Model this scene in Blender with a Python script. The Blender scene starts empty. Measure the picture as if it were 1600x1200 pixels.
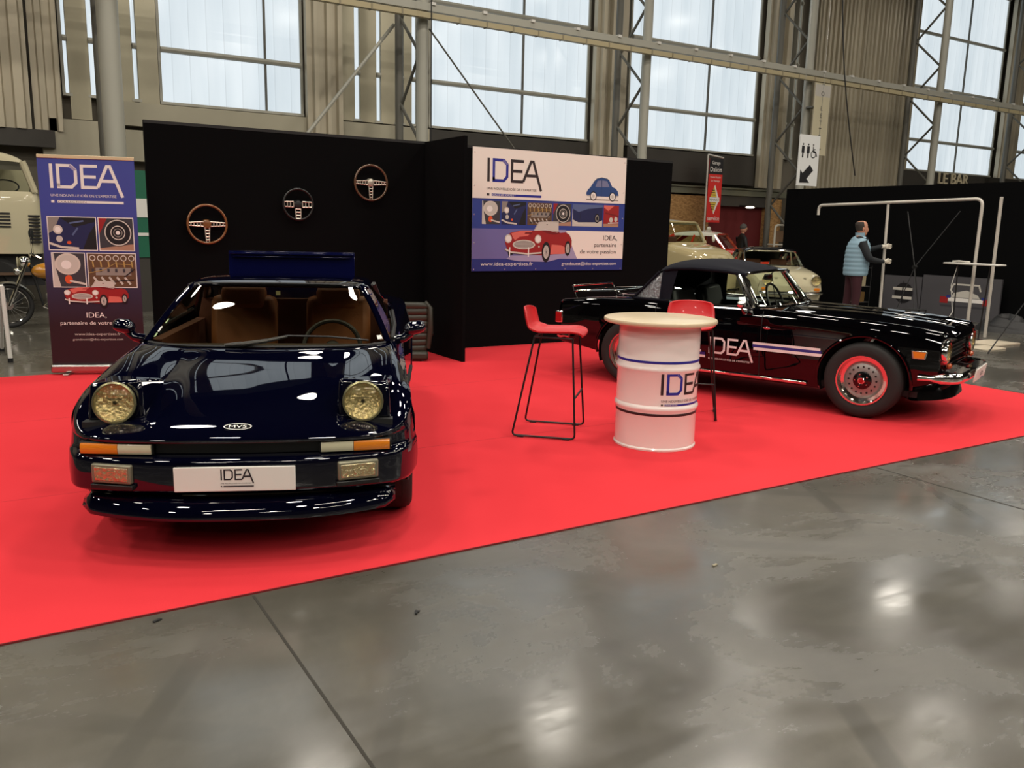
import bpy, bmesh, math, random
from mathutils import Vector, Matrix
random.seed(7)
S = bpy.context.scene
COL = S.collection
pi = math.pi

# ------------------------------------------------------------------ camera
cam_d = bpy.data.cameras.new('camera')
cam = bpy.data.objects.new('camera', cam_d)
COL.objects.link(cam)
cam_d.sensor_width = 36.0
cam_d.lens = 36.0 * 1317.1 / 1600.0
cam_d.clip_end = 200
def _cam_axes():
    a, b, c = 0.02218737, 0.18430616, -0.55491625
    Rz = Matrix(((math.cos(a), -math.sin(a), 0), (math.sin(a), math.cos(a), 0), (0, 0, 1)))
    Rx = Matrix(((1, 0, 0), (0, math.cos(b), -math.sin(b)), (0, math.sin(b), math.cos(b))))
    Ry = Matrix(((math.cos(c), 0, math.sin(c)), (0, 1, 0), (-math.sin(c), 0, math.cos(c))))
    M = Rz @ Rx @ Ry
    X = M @ Vector((1, 0, 0)); Z = M @ Vector((0, -1, 0)); Y = M @ Vector((0, 0, 1))
    return Matrix((X, Y, Z))
_R = _cam_axes()
_m = Matrix(((_R[0][0], -_R[0][1], -_R[0][2]), (_R[1][0], -_R[1][1], -_R[1][2]), (_R[2][0], -_R[2][1], -_R[2][2])))
cam.matrix_world = Matrix.Translation((0, 0, 1.53)) @ _m.to_4x4()
S.camera = cam

# ------------------------------------------------------------------ world and exposure
w = bpy.data.worlds.new('world'); S.world = w; w.use_nodes = True
bg = w.node_tree.nodes['Background']
bg.inputs[0].default_value = (0.62, 0.78, 0.9, 1)
bg.inputs[1].default_value = 0.9
S.view_settings.view_transform = 'Standard'
S.view_settings.look = 'None'
S.view_settings.gamma = 1.0
S.view_settings.exposure = 0.0
S.view_settings.use_curve_mapping = False

# ------------------------------------------------------------------ materials
def lin(c):
    return tuple(((x / 255.0) / 12.92 if x / 255.0 <= 0.04045 else ((x / 255.0 + 0.055) / 1.055) ** 2.4) for x in c)
MATS = {}
def mat(name, col, rough=0.5, metal=0.0, coat=0.0, spec=0.5, emit=None, estr=0.0, bump=0.0, bscale=50.0, var=0.0, vscale=5.0, sheen=0.0, srgb=True, stretch=(1, 1, 1)):
    if name in MATS: return MATS[name]
    m = bpy.data.materials.new(name); m.use_nodes = True
    nt = m.node_tree; b = nt.nodes['Principled BSDF']
    c = lin(col) if srgb else col
    b.inputs['Base Color'].default_value = (*c, 1)
    b.inputs['Roughness'].default_value = rough
    b.inputs['Metallic'].default_value = metal
    b.inputs['Coat Weight'].default_value = coat
    b.inputs['Coat Roughness'].default_value = 0.03
    b.inputs['Specular IOR Level'].default_value = spec
    if sheen: b.inputs['Sheen Weight'].default_value = sheen
    if emit:
        b.inputs['Emission Color'].default_value = (*lin(emit), 1)
        b.inputs['Emission Strength'].default_value = estr
    if bump or var:
        tc = nt.nodes.new('ShaderNodeTexCoord'); mp = nt.nodes.new('ShaderNodeMapping')
        mp.inputs['Scale'].default_value = stretch
        nt.links.new(tc.outputs['Object'], mp.inputs[0])
    if bump:
        n = nt.nodes.new('ShaderNodeTexNoise'); n.inputs['Scale'].default_value = bscale
        n.inputs['Detail'].default_value = 4
        bp = nt.nodes.new('ShaderNodeBump'); bp.inputs['Strength'].default_value = bump
        bp.inputs['Distance'].default_value = 0.01
        nt.links.new(mp.outputs[0], n.inputs['Vector']); nt.links.new(n.outputs[0], bp.inputs['Height'])
        nt.links.new(bp.outputs[0], b.inputs['Normal'])
    if var:
        n = nt.nodes.new('ShaderNodeTexNoise'); n.inputs['Scale'].default_value = vscale
        n.inputs['Detail'].default_value = 5
        r = nt.nodes.new('ShaderNodeMixRGB'); r.blend_type = 'MIX'
        r.inputs[1].default_value = (*[x * (1 - var) for x in c], 1)
        r.inputs[2].default_value = (*[min(1, x * (1 + var)) for x in c], 1)
        nt.links.new(mp.outputs[0], n.inputs['Vector']); nt.links.new(n.outputs[0], r.inputs[0])
        nt.links.new(r.outputs[0], b.inputs['Base Color'])
    MATS[name] = m
    return m
def glass(name, tint=(0.8, 0.85, 0.82), refl=1.0, ior=1.5):
    m = bpy.data.materials.new(name); m.use_nodes = True
    nt = m.node_tree; nt.nodes.clear()
    o = nt.nodes.new('ShaderNodeOutputMaterial'); mx = nt.nodes.new('ShaderNodeMixShader')
    t = nt.nodes.new('ShaderNodeBsdfTransparent'); gl = nt.nodes.new('ShaderNodeBsdfGlossy'); f = nt.nodes.new('ShaderNodeFresnel')
    t.inputs[0].default_value = (*tint, 1); gl.inputs['Roughness'].default_value = 0.01
    gl.inputs[0].default_value = (refl, refl, refl, 1)
    gm = nt.nodes.new('ShaderNodeNewGeometry'); mr = nt.nodes.new('ShaderNodeMapRange')
    mr.inputs['To Min'].default_value = ior; mr.inputs['To Max'].default_value = 1 / ior
    nt.links.new(gm.outputs['Backfacing'], mr.inputs['Value']); nt.links.new(mr.outputs[0], f.inputs[0])
    nt.links.new(f.outputs[0], mx.inputs[0]); nt.links.new(t.outputs[0], mx.inputs[1]); nt.links.new(gl.outputs[0], mx.inputs[2])
    nt.links.new(mx.outputs[0], o.inputs[0])
    MATS[name] = m
    return m

def nodes_of(m): return m.node_tree.nodes, m.node_tree.links

# ------------------------------------------------------------------ mesh builder
class MB:
    def __init__(s): s.v = []; s.f = []; s.mi = []; s.cur = 0
    def add(s, vs, fs, mi=None):
        o = len(s.v); s.v += [tuple(p) for p in vs]
        for f in fs: s.f.append(tuple(i + o for i in f)); s.mi.append(s.cur if mi is None else mi)
        return s
    def box(s, c, d, rot=None, mi=None):
        hx, hy, hz = d[0] / 2, d[1] / 2, d[2] / 2
        vs = [Vector((x, y, z)) for x in (-hx, hx) for y in (-hy, hy) for z in (-hz, hz)]
        if rot is not None: vs = [rot @ p for p in vs]
        vs = [p + Vector(c) for p in vs]
        return s.add(vs, [(0, 1, 3, 2), (4, 6, 7, 5), (0, 4, 5, 1), (2, 3, 7, 6), (0, 2, 6, 4), (1, 5, 7, 3)], mi)
    def box2(s, a, b, mi=None):
        return s.box([(a[i] + b[i]) / 2 for i in range(3)], [abs(b[i] - a[i]) for i in range(3)], None, mi)
    def tube(s, pts, r, n=10, closed=False, caps=True, mi=None, flat=None):
        pts = [Vector(p) for p in pts]; N = len(pts); rings = []
        rr = r if isinstance(r, (list, tuple)) else [r] * N
        up = None
        for i, p in enumerate(pts):
            if closed: t = pts[(i + 1) % N] - pts[i - 1]
            else: t = pts[min(i + 1, N - 1)] - pts[max(i - 1, 0)]
            t.normalize()
            if up is None:
                up = Vector((0, 0, 1)) if abs(t.z) < 0.9 else Vector((1, 0, 0))
            a = t.cross(up)
            if a.length < 1e-6: a = t.orthogonal()
            a.normalize(); b = a.cross(t).normalized(); up = b
            if flat: rings.append([p + a * math.cos(2 * pi * k / n) * rr[i] * flat[0] + b * math.sin(2 * pi * k / n) * rr[i] * flat[1] for k in range(n)])
            else: rings.append([p + a * math.cos(2 * pi * k / n) * rr[i] + b * math.sin(2 * pi * k / n) * rr[i] for k in range(n)])
        vs = [q for ring in rings for q in ring]; fs = []
        M = N if closed else N - 1
        for i in range(M):
            j = (i + 1) % N
            for k in range(n):
                l = (k + 1) % n
                fs.append((i * n + k, i * n + l, j * n + l, j * n + k))
        if not closed and caps:
            fs.append(tuple(range(n))[::-1]); fs.append(tuple((N - 1) * n + k for k in range(n)))
        return s.add(vs, fs, mi)
    def lathe(s, prof, n=32, c=(0, 0, 0), rot=None, mi=None, arc=None):
        # prof: (r,z) about local z
        vs = []; fs = []; K = len(prof); full = arc is None
        N = n if full else n + 1
        for k in range(N):
            a = 2 * pi * k / n if full else arc[0] + (arc[1] - arc[0]) * k / n
            for (r, z) in prof:
                p = Vector((r * math.cos(a), r * math.sin(a), z))
                if rot is not None: p = rot @ p
                vs.append(p + Vector(c))
        for k in range(n):
            l = (k + 1) % N
            for i in range(K - 1):
                if prof[i][0] == 0 and prof[i + 1][0] == 0: continue
                fs.append((k * K + i, l * K + i, l * K + i + 1, k * K + i + 1))
        return s.add(vs, fs, mi)
    def grid(s, P, close_u=False, close_v=False, mi=None, flip=False):
        n = len(P); m = len(P[0]); vs = [q for row in P for q in row]; fs = []
        for i in range(n if close_u else n - 1):
            for j in range(m if close_v else m - 1):
                a = i * m + j; b = i * m + (j + 1) % m; c = ((i + 1) % n) * m + (j + 1) % m; d = ((i + 1) % n) * m + j
                fs.append((a, d, c, b) if flip else (a, b, c, d))
        return s.add(vs, fs, mi)
    def prism(s, poly, off, mi=None):
        # poly: 3D points, off: extrusion vector
        n = len(poly); a = [Vector(p) for p in poly]; b = [p + Vector(off) for p in a]
        fs = [tuple(range(n)), tuple(range(2 * n - 1, n - 1, -1))] + [(i, i + n, (i + 1) % n + n, (i + 1) % n) for i in range(n)]
        return s.add(a + b, fs, mi)
    def ell(s, c, r, n=20, m=12, rot=None, mi=None, z0=-1.0, z1=1.0):
        P = []
        for i in range(m + 1):
            t = math.asin(z0) + (math.asin(z1) - math.asin(z0)) * i / m
            row = []
            for k in range(n):
                a = 2 * pi * k / n
                p = Vector((r[0] * math.cos(t) * math.cos(a), r[1] * math.cos(t) * math.sin(a), r[2] * math.sin(t)))
                if rot is not None: p = rot @ p
                row.append(p + Vector(c))
            P.append(row)
        return s.grid(P, close_v=True, mi=mi)
    def build(s, name, m, parent=None, smooth=True, ang=40, bevel=0, loc=None, sub=0, solid=0, weld=True):
        me = bpy.data.meshes.new(name); me.from_pydata(s.v, [], s.f)
        ms = m if isinstance(m, (list, tuple)) else [m]
        for q in ms: me.materials.append(q)
        for p, i in zip(me.polygons, s.mi): p.material_index = i
        bm = bmesh.new(); bm.from_mesh(me)
        if weld: bmesh.ops.remove_doubles(bm, verts=bm.verts, dist=1e-5)
        bmesh.ops.dissolve_degenerate(bm, edges=bm.edges, dist=1e-6)
        bmesh.ops.recalc_face_normals(bm, faces=bm.faces)
        if smooth:
            for f in bm.faces: f.smooth = True
            ca = math.radians(ang)
            for e in bm.edges:
                if len(e.link_faces) == 2 and e.calc_face_angle(0) > ca: e.smooth = False
        bm.to_mesh(me); bm.free()
        o = bpy.data.objects.new(name, me); COL.objects.link(o)
        if parent is not None: o.parent = parent
        if loc is not None: o.location = loc
        if solid:
            q = o.modifiers.new('solid', 'SOLIDIFY'); q.thickness = solid; q.offset = -1
        if bevel:
            q = o.modifiers.new('bevel', 'BEVEL'); q.width = bevel; q.segments = 2; q.limit_method = 'ANGLE'
            q.angle_limit = math.radians(50)
        if sub:
            q = o.modifiers.new('sub', 'SUBSURF'); q.levels = sub; q.render_levels = sub
        return o

def tag(o, label, cat=None, group=None, kind=None):
    if label: o['label'] = label
    if cat: o['category'] = cat
    if group: o['group'] = group
    if kind: o['kind'] = kind
    return o
def thing(name, label, cat, loc=(0, 0, 0), rz=0, group=None, rot=None):
    o = bpy.data.objects.new(name, None); COL.objects.link(o)
    o.empty_display_size = 0.1
    o.location = loc; o.rotation_euler = rot if rot else (0, 0, rz)
    return tag(o, label, cat, group)
def struct(o): o['kind'] = 'structure'; return o
def copy_tree(o, parent=None):
    c = o.copy(); COL.objects.link(c)
    if parent is not None: c.parent = parent
    for ch in list(o.children): copy_tree(ch, c)
    return c
RX = lambda a: Matrix.Rotation(math.radians(a), 3, 'X')
RY = lambda a: Matrix.Rotation(math.radians(a), 3, 'Y')
RZ = lambda a: Matrix.Rotation(math.radians(a), 3, 'Z')
def fillet(pts, r, k=5):
    # round the inner corners of a polyline
    P = [Vector(p) for p in pts]; out = [P[0]]
    for i in range(1, len(P) - 1):
        a, b, c = P[i - 1], P[i], P[i + 1]
        d1 = (a - b); d2 = (c - b); q = min(r, d1.length * .49, d2.length * .49)
        p1 = b + d1.normalized() * q; p2 = b + d2.normalized() * q
        for j in range(k + 1):
            t = j / k; out.append(p1 * (1 - t) ** 2 + b * 2 * t * (1 - t) + p2 * t * t)
    out.append(P[-1]); return out
def pchip(xs, ys, x):
    n = len(xs)
    if x <= xs[0]: return ys[0]
    if x >= xs[-1]: return ys[-1]
    h = [xs[i + 1] - xs[i] for i in range(n - 1)]; d = [(ys[i + 1] - ys[i]) / h[i] for i in range(n - 1)]
    i = 0
    while x > xs[i + 1]: i += 1
    def slope(k):
        if k == 0: return d[0]
        if k == n - 1: return d[-1]
        if d[k - 1] * d[k] <= 0: return 0
        w1 = 2 * h[k] + h[k - 1]; w2 = h[k] + 2 * h[k - 1]
        return (w1 + w2) / (w1 / d[k - 1] + w2 / d[k])
    m0, m1 = slope(i), slope(i + 1); t = (x - xs[i]) / h[i]
    return ys[i] * (2 * t**3 - 3 * t**2 + 1) + m0 * h[i] * (t**3 - 2 * t**2 + t) + ys[i + 1] * (-2 * t**3 + 3 * t**2) + m1 * h[i] * (t**3 - t**2)
def pc3(pts, t, ts=None):
    ts = ts or list(range(len(pts)))
    return Vector([pchip(ts, [p[k] for p in pts], t) for k in range(3)])
def patch(rows, nu, nv):
    # rows: list of lists of 3D control points (same count). Interpolates to a dense grid (nu, nv per span)
    K = len(rows[0]); dense = []
    for r in rows:
        dense.append([pc3(r, j / nv) for j in range((K - 1) * nv + 1)])
    out = []
    n = len(rows)
    for i in range((n - 1) * nu + 1):
        out.append([pc3([d[j] for d in dense], i / nu) for j in range(len(dense[0]))])
    return out

# ------------------------------------------------------------------ flat artwork (posters, lettering, decals)
_txt = {}
def text_mesh(s):
    if s in _txt: return _txt[s]
    cu = bpy.data.curves.new('t', 'FONT'); cu.body = s; cu.size = 1; cu.resolution_u = 3
    ob = bpy.data.objects.new('t', cu); COL.objects.link(ob)
    me = bpy.data.meshes.new_from_object(ob)
    vs = [(v.co.x, v.co.y) for v in me.vertices]; fs = [tuple(p.vertices) for p in me.polygons]
    bpy.data.objects.remove(ob); bpy.data.curves.remove(cu); bpy.data.meshes.remove(me)
    xs = [v[0] for v in vs]; ys = [v[1] for v in vs]
    _txt[s] = (vs, fs, min(xs), max(xs), min(ys), max(ys)); return _txt[s]
class Art:
    def __init__(s, frame, mats):
        s.fr = frame; s.m = mats; s.names = list(mats); s.mb = MB(); s.layer = 0; s.step = 0.0004
    def _add(s, pts, faces, m):
        s.layer += 1
        s.mb.add([s.fr(p[0], p[1], s.layer * s.step) for p in pts], faces, s.names.index(m))
    def poly(s, pts, m): s._add(pts, [tuple(range(len(pts)))], m)
    def rect(s, x0, y0, x1, y1, m, n=1):
        pts = []; fs = []
        for i in range(n + 1):
            x = x0 + (x1 - x0) * i / n; pts += [(x, y0), (x, y1)]
        for i in range(n): fs.append((2 * i, 2 * i + 2, 2 * i + 3, 2 * i + 1))
        s._add(pts, fs, m)
    def ell(s, cx, cy, rx, ry, m, n=20): s.poly([(cx + rx * math.cos(2 * pi * i / n), cy + ry * math.sin(2 * pi * i / n)) for i in range(n)], m)
    def ring(s, cx, cy, rx, ry, w, m, n=24):
        pts = []
        for i in range(n):
            c, q = math.cos(2 * pi * i / n), math.sin(2 * pi * i / n)
            pts += [(cx + rx * c, cy + ry * q), (cx + (rx - w) * c, cy + (ry - w * ry / rx) * q)]
        s._add(pts, [(2 * i, (2 * i + 2) % (2 * n), (2 * i + 3) % (2 * n), 2 * i + 1) for i in range(n)], m)
    def line(s, pts, w, m, n=1):
        P = []
        for a, b in zip(pts, pts[1:]):
            for k in range(n): P.append((a[0] + (b[0] - a[0]) * k / n, a[1] + (b[1] - a[1]) * k / n))
        P.append(pts[-1]); vs = []
        for i, p in enumerate(P):
            a = P[max(i - 1, 0)]; b = P[min(i + 1, len(P) - 1)]
            def nrm(u, v):
                dx, dy = v[0] - u[0], v[1] - u[1]; l = math.hypot(dx, dy) or 1; return (-dy / l, dx / l)
            if 0 < i < len(P) - 1:
                n1 = nrm(a, p); n2 = nrm(p, b); q = (n1[0] + n2[0], n1[1] + n2[1]); l = math.hypot(*q) or 1
                q = (q[0] / l, q[1] / l); c = max(.4, q[0] * n1[0] + q[1] * n1[1]); q = (q[0] / c, q[1] / c)
            else: q = nrm(a, b)
            vs += [(p[0] + q[0] * w / 2, p[1] + q[1] * w / 2), (p[0] - q[0] * w / 2, p[1] - q[1] * w / 2)]
        s._add(vs, [(2 * i, 2 * i + 1, 2 * i + 3, 2 * i + 2) for i in range(len(P) - 1)], m)
    def text(s, t, x, y, h, m, w=None, al='l'):
        vs, fs, x0, x1, y0, y1 = text_mesh(t)
        ch = text_mesh('H')[5]; k = h / ch; kx = (w / (x1 - x0)) if w else k
        W = (x1 - x0) * kx; ox = {'l': 0, 'c': -W / 2, 'r': -W}[al]
        s._add([(x + ox + (v[0] - x0) * kx, y + v[1] * k) for v in vs], fs, m)
    def logo(s, x, y, h, dark, blue, light=None, n=1, tag='', box=None, sub=True, sx=1.24):
        t = h * .125; q = t / 2
        X = lambda a: x + a * h * sx; Yy = lambda a: y + a * h
        s.line([(X(.055), Yy(0)), (X(.055), Yy(1))], t, dark)
        s.line([(X(.27), Yy(.06)), (X(.27), Yy(.94)), (X(.68), Yy(.94)), (X(.82), Yy(.76)), (X(.82), Yy(.24)), (X(.68), Yy(.06)), (X(.27), Yy(.06)), (X(.27), Yy(.2))], t, blue, n)
        if light: s.poly([(X(.66), Yy(1)), (X(.88), Yy(.76)), (X(.76), Yy(.74)), (X(.62), Yy(.88))], light)
        s.line([(X(1.52), Yy(.94)), (X(1.02), Yy(.94)), (X(1.02), Yy(.06)), (X(1.5), Yy(.06))], t, dark, n)
        s.line([(X(1.02), Yy(.5)), (X(1.46), Yy(.5))], t, dark, n)
        s.line([(X(1.5), Yy(.06)), (X(1.82), Yy(.95)), (X(1.92), Yy(.95)), (X(2.28), Yy(-.32))], t, dark, n)
        s.line([(X(1.62), Yy(.34)), (X(2.06), Yy(.34))], t, dark, n)
        if sub:
            s.text("UNE NOUVELLE IDÉE DE L'EXPERTISE", X(0), Yy(-.34), h * .1, dark, w=h * 2.08 * sx)
            s.rect(X(0), Yy(-.6), X(.1), Yy(-.5), dark)
            s.rect(X(.2), Yy(-.6), X(2.3), Yy(-.5), blue, n)
            if tag: s.text(tag, X(.22), Yy(-.585), h * .07, box or light, w=h * .11 * len(tag))
    def build(s, name, parent=None, label=None):
        o = s.mb.build(name, [s.m[k] for k in s.names], parent, smooth=False, weld=False)
        if label: o['label'] = label
        return o
# ================================================================== SURFACE MATERIALS
def floor_material():
    m = bpy.data.materials.new('polished_concrete'); m.use_nodes = True
    N, L = nodes_of(m); b = N['Principled BSDF']
    tc = N.new('ShaderNodeTexCoord')
    def noise(scale, detail, rough=0.6, sx=1, sy=1, rz=0, dist=0):
        mp = N.new('ShaderNodeMapping'); mp.inputs['Scale'].default_value = (sx, sy, 1); mp.inputs['Rotation'].default_value = (0, 0, rz)
        n = N.new('ShaderNodeTexNoise'); n.inputs['Scale'].default_value = scale; n.inputs['Detail'].default_value = detail
        n.inputs['Roughness'].default_value = rough; n.inputs['Distortion'].default_value = dist
        L.new(tc.outputs['Object'], mp.inputs[0]); L.new(mp.outputs[0], n.inputs['Vector']); return n.outputs[0]
    def ramp(src, stops):
        r = N.new('ShaderNodeValToRGB'); L.new(src, r.inputs[0]); e = r.color_ramp.elements
        e[0].position, e[0].color = stops[0][0], (*stops[0][1], 1); e[1].position, e[1].color = stops[-1][0], (*stops[-1][1], 1)
        for p, c in stops[1:-1]:
            q = e.new(p); q.color = (*c, 1)
        return r.outputs[0]
    def mix(bt, f, a, c):
        x = N.new('ShaderNodeMixRGB'); x.blend_type = bt
        if isinstance(f, float): x.inputs[0].default_value = f
        else: L.new(f, x.inputs[0])
        L.new(a, x.inputs[1]); L.new(c, x.inputs[2]); return x.outputs[0]
    base = ramp(noise(0.55, 7, 0.65, dist=0.6), [(0.3, (0.05, 0.045, 0.033)), (0.5, (0.082, 0.075, 0.058)), (0.72, (0.125, 0.115, 0.092))])
    st = ramp(noise(1.6, 5, 0.6, 1, 4, 0.5), [(0.3, (0.8, 0.8, 0.8)), (0.7, (1, 1, 1))])
    st2 = ramp(noise(1.6, 5, 0.6, 4, 1, 0.2), [(0.3, (0.84, 0.84, 0.84)), (0.7, (1, 1, 1))])
    c = mix('MULTIPLY', 0.7, base, st); c = mix('MULTIPLY', 0.7, c, st2)
    # criss-cross trolley and tyre marks worn into the surface
    def marks(rz, scale, lo, hi):
        mp = N.new('ShaderNodeMapping'); mp.inputs['Rotation'].default_value = (0, 0, rz); L.new(tc.outputs['Object'], mp.inputs[0])
        wv = N.new('ShaderNodeTexWave'); wv.inputs['Scale'].default_value = scale; wv.inputs['Distortion'].default_value = 1.4; wv.inputs['Detail'].default_value = 2; wv.inputs['Detail Scale'].default_value = 0.35
        L.new(mp.outputs[0], wv.inputs['Vector']); return ramp(wv.outputs['Fac'], [(lo, (0, 0, 0)), (hi, (1, 1, 1))])
    ms = mix('MULTIPLY', 1.0, marks(0.55, 0.42, 0.955, 0.985), ramp(noise(0.5, 3, 0.5), [(0.45, (0, 0, 0)), (0.6, (1, 1, 1))]))
    ms2 = mix('MULTIPLY', 1.0, marks(2.2, 0.35, 0.96, 0.985), ramp(noise(0.7, 3, 0.5, dist=0.3), [(0.45, (0, 0, 0)), (0.6, (1, 1, 1))]))
    dk = N.new('ShaderNodeRGB'); dk.outputs[0].default_value = (0.055, 0.05, 0.038, 1)
    c = mix('MIX', ms, c, dk.outputs[0]); c = mix('MIX', ms2, c, dk.outputs[0])
    L.new(c, b.inputs['Base Color'])
    b.inputs['Roughness'].default_value = 0.6; b.inputs['Specular IOR Level'].default_value = 0.3
    rg = ramp(noise(0.9, 8, 0.66, dist=0.5), [(0.36, (0.10,) * 3), (0.5, (0.17,) * 3), (0.62, (0.36,) * 3)])
    rs = ramp(noise(2.0, 6, 0.7, 1, 7, 0.7), [(0.4, (0.0,) * 3), (0.8, (0.12,) * 3)])
    r2 = mix('ADD', 1.0, rg, rs); L.new(r2, b.inputs['Coat Roughness'])
    b.inputs['Coat Weight'].default_value = 1.0; b.inputs['Coat IOR'].default_value = 1.75
    return m
def carpet_material():
    m = bpy.data.materials.new('red_carpet'); m.use_nodes = True
    N, L = nodes_of(m); b = N['Principled BSDF']
    tc = N.new('ShaderNodeTexCoord')
    n = N.new('ShaderNodeTexNoise'); n.inputs['Scale'].default_value = 260; n.inputs['Detail'].default_value = 3
    n2 = N.new('ShaderNodeTexNoise'); n2.inputs['Scale'].default_value = 0.9; n2.inputs['Detail'].default_value = 4
    L.new(tc.outputs['Object'], n.inputs['Vector']); L.new(tc.outputs['Object'], n2.inputs['Vector'])
    r = N.new('ShaderNodeMixRGB'); r.inputs[1].default_value = (0.58, 0.026, 0.034, 1); r.inputs[2].default_value = (0.70, 0.040, 0.052, 1)
    L.new(n2.outputs[0], r.inputs[0]); L.new(r.outputs[0], b.inputs['Base Color'])
    b.inputs['Roughness'].default_value = 0.95; b.inputs['Specular IOR Level'].default_value = 0.12
    bp = N.new('ShaderNodeBump'); bp.inputs['Strength'].default_value = 0.25; bp.inputs['Distance'].default_value = 0.003
    L.new(n.outputs[0], bp.inputs['Height']); L.new(bp.outputs[0], b.inputs['Normal'])
    return m
def pane_material():
    # ribbed translucent cladding with daylight behind it
    m = bpy.data.materials.new('daylit_ribbed_pane'); m.use_nodes = True
    N, L = nodes_of(m); N.clear()
    o = N.new('ShaderNodeOutputMaterial'); em = N.new('ShaderNodeEmission'); gl = N.new('ShaderNodeBsdfGlossy'); mx = N.new('ShaderNodeMixShader')
    gl.inputs['Roughness'].default_value = 0.12; gl.inputs[0].default_value = (0.8, 0.8, 0.8, 1)
    f = N.new('ShaderNodeFresnel'); f.inputs[0].default_value = 1.35
    tc = N.new('ShaderNodeTexCoord'); sep = N.new('ShaderNodeSeparateXYZ'); L.new(tc.outputs['Object'], sep.inputs[0])
    wv = N.new('ShaderNodeMath'); wv.operation = 'MULTIPLY'; wv.inputs[1].default_value = 1 / 0.33; L.new(sep.outputs[0], wv.inputs[0])
    fr = N.new('ShaderNodeMath'); fr.operation = 'FRACT'; L.new(wv.outputs[0], fr.inputs[0])
    r = N.new('ShaderNodeValToRGB'); L.new(fr.outputs[0], r.inputs[0])
    e = r.color_ramp.elements; e[0].position = 0; e[0].color = (0.80, 0.80, 0.80, 1); e[1].position = 1; e[1].color = (1.03, 1.03, 1.03, 1)
    q = e.new(0.07); q.color = (0.97, 0.97, 0.97, 1); q = e.new(0.9); q.color = (1.0, 1.0, 1.0, 1)
    mp = N.new('ShaderNodeMapping'); mp.inputs['Scale'].default_value = (1.6, 1, 0.25); L.new(tc.outputs['Object'], mp.inputs[0])
    n = N.new('ShaderNodeTexNoise'); n.inputs['Scale'].default_value = 1.2; n.inputs['Detail'].default_value = 5; L.new(mp.outputs[0], n.inputs['Vector'])
    c = N.new('ShaderNodeValToRGB'); L.new(n.outputs[0], c.inputs[0])
    e = c.color_ramp.elements; e[0].position = 0.3; e[0].color = (0.53, 0.60, 0.64, 1); e[1].position = 0.75; e[1].color = (0.66, 0.72, 0.75, 1)
    mm = N.new('ShaderNodeMixRGB'); mm.blend_type = 'MULTIPLY'; mm.inputs[0].default_value = 1
    L.new(c.outputs[0], mm.inputs[1]); L.new(r.outputs[0], mm.inputs[2]); L.new(mm.outputs[0], em.inputs[0]); em.inputs[1].default_value = 1.27
    L.new(f.outputs[0], mx.inputs[0]); L.new(em.outputs[0], mx.inputs[1]); L.new(gl.outputs[0], mx.inputs[2]); L.new(mx.outputs[0], o.inputs[0])
    return m
def osb_material():
    m = mat('osb', (150, 112, 66), 0.8); N, L = nodes_of(m); b = N['Principled BSDF']
    tc = N.new('ShaderNodeTexCoord'); v = N.new('ShaderNodeTexVoronoi'); v.inputs['Scale'].default_value = 14
    mp = N.new('ShaderNodeMapping'); mp.inputs['Scale'].default_value = (1, 1, 3); L.new(tc.outputs['Object'], mp.inputs[0]); L.new(mp.outputs[0], v.inputs['Vector'])
    r = N.new('ShaderNodeValToRGB'); L.new(v.outputs['Color'], r.inputs[0]); e = r.color_ramp.elements
    e[0].color = (*lin((120, 84, 44)), 1); e[1].color = (*lin((178, 138, 86)), 1); L.new(r.outputs[0], b.inputs['Base Color'])
    return m
M_floor = floor_material(); M_carpet = carpet_material(); M_pane = pane_material(); M_osb = osb_material()
M_clad = mat('galvanised_cladding', (178, 169, 148), 0.42, 0.25, var=0.22, vscale=1.3, stretch=(3, 3, 0.5))
M_sheet = mat('grey_beige_sheet', (164, 158, 138), 0.5, 0.2, var=0.15, vscale=0.8)
M_steel = mat('painted_steel', (166, 164, 152), 0.5, 0.1)
M_steeld = mat('dark_painted_steel', (96, 94, 86), 0.5, 0.1)
M_tray = mat('cream_tray', (176, 163, 128), 0.55)
M_darkpanel = mat('dark_panel', (52, 48, 42), 0.6, var=0.2, vscale=3)
M_black = mat('black', (8, 8, 9), 0.6)
M_blackcloth = mat('black_cloth', (6, 6, 7), 0.95, spec=0.1, bump=0.2, bscale=300)
M_wallhall = mat('hall_wall', (104, 98, 86), 0.8, var=0.2, vscale=0.7)
M_ceil = mat('ceiling_dark', (22, 21, 19), 0.9)
M_wallfar = mat('hall_wall_far', (40, 37, 33), 0.9)
M_white = mat('white_paint', (215, 212, 205), 0.4)
M_rubber = mat('tyre_rubber', (26, 25, 24), 0.75, bump=0.15, bscale=120)
M_chrome = mat('chrome', (225, 222, 215), 0.08, 1.0)
M_alu = mat('brushed_aluminium', (190, 188, 182), 0.3, 1.0)
M_blackgloss = mat('black_gloss', (5, 5, 6), 0.15, coat=0.5)
M_blackplastic = mat('black_plastic', (14, 14, 14), 0.45)

# ================================================================== THE HALL
YW = 18.0
struct(MB().box2((-22, -16, -0.2), (45, 18.4, 0)).build('floor', M_floor, smooth=False))
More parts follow.
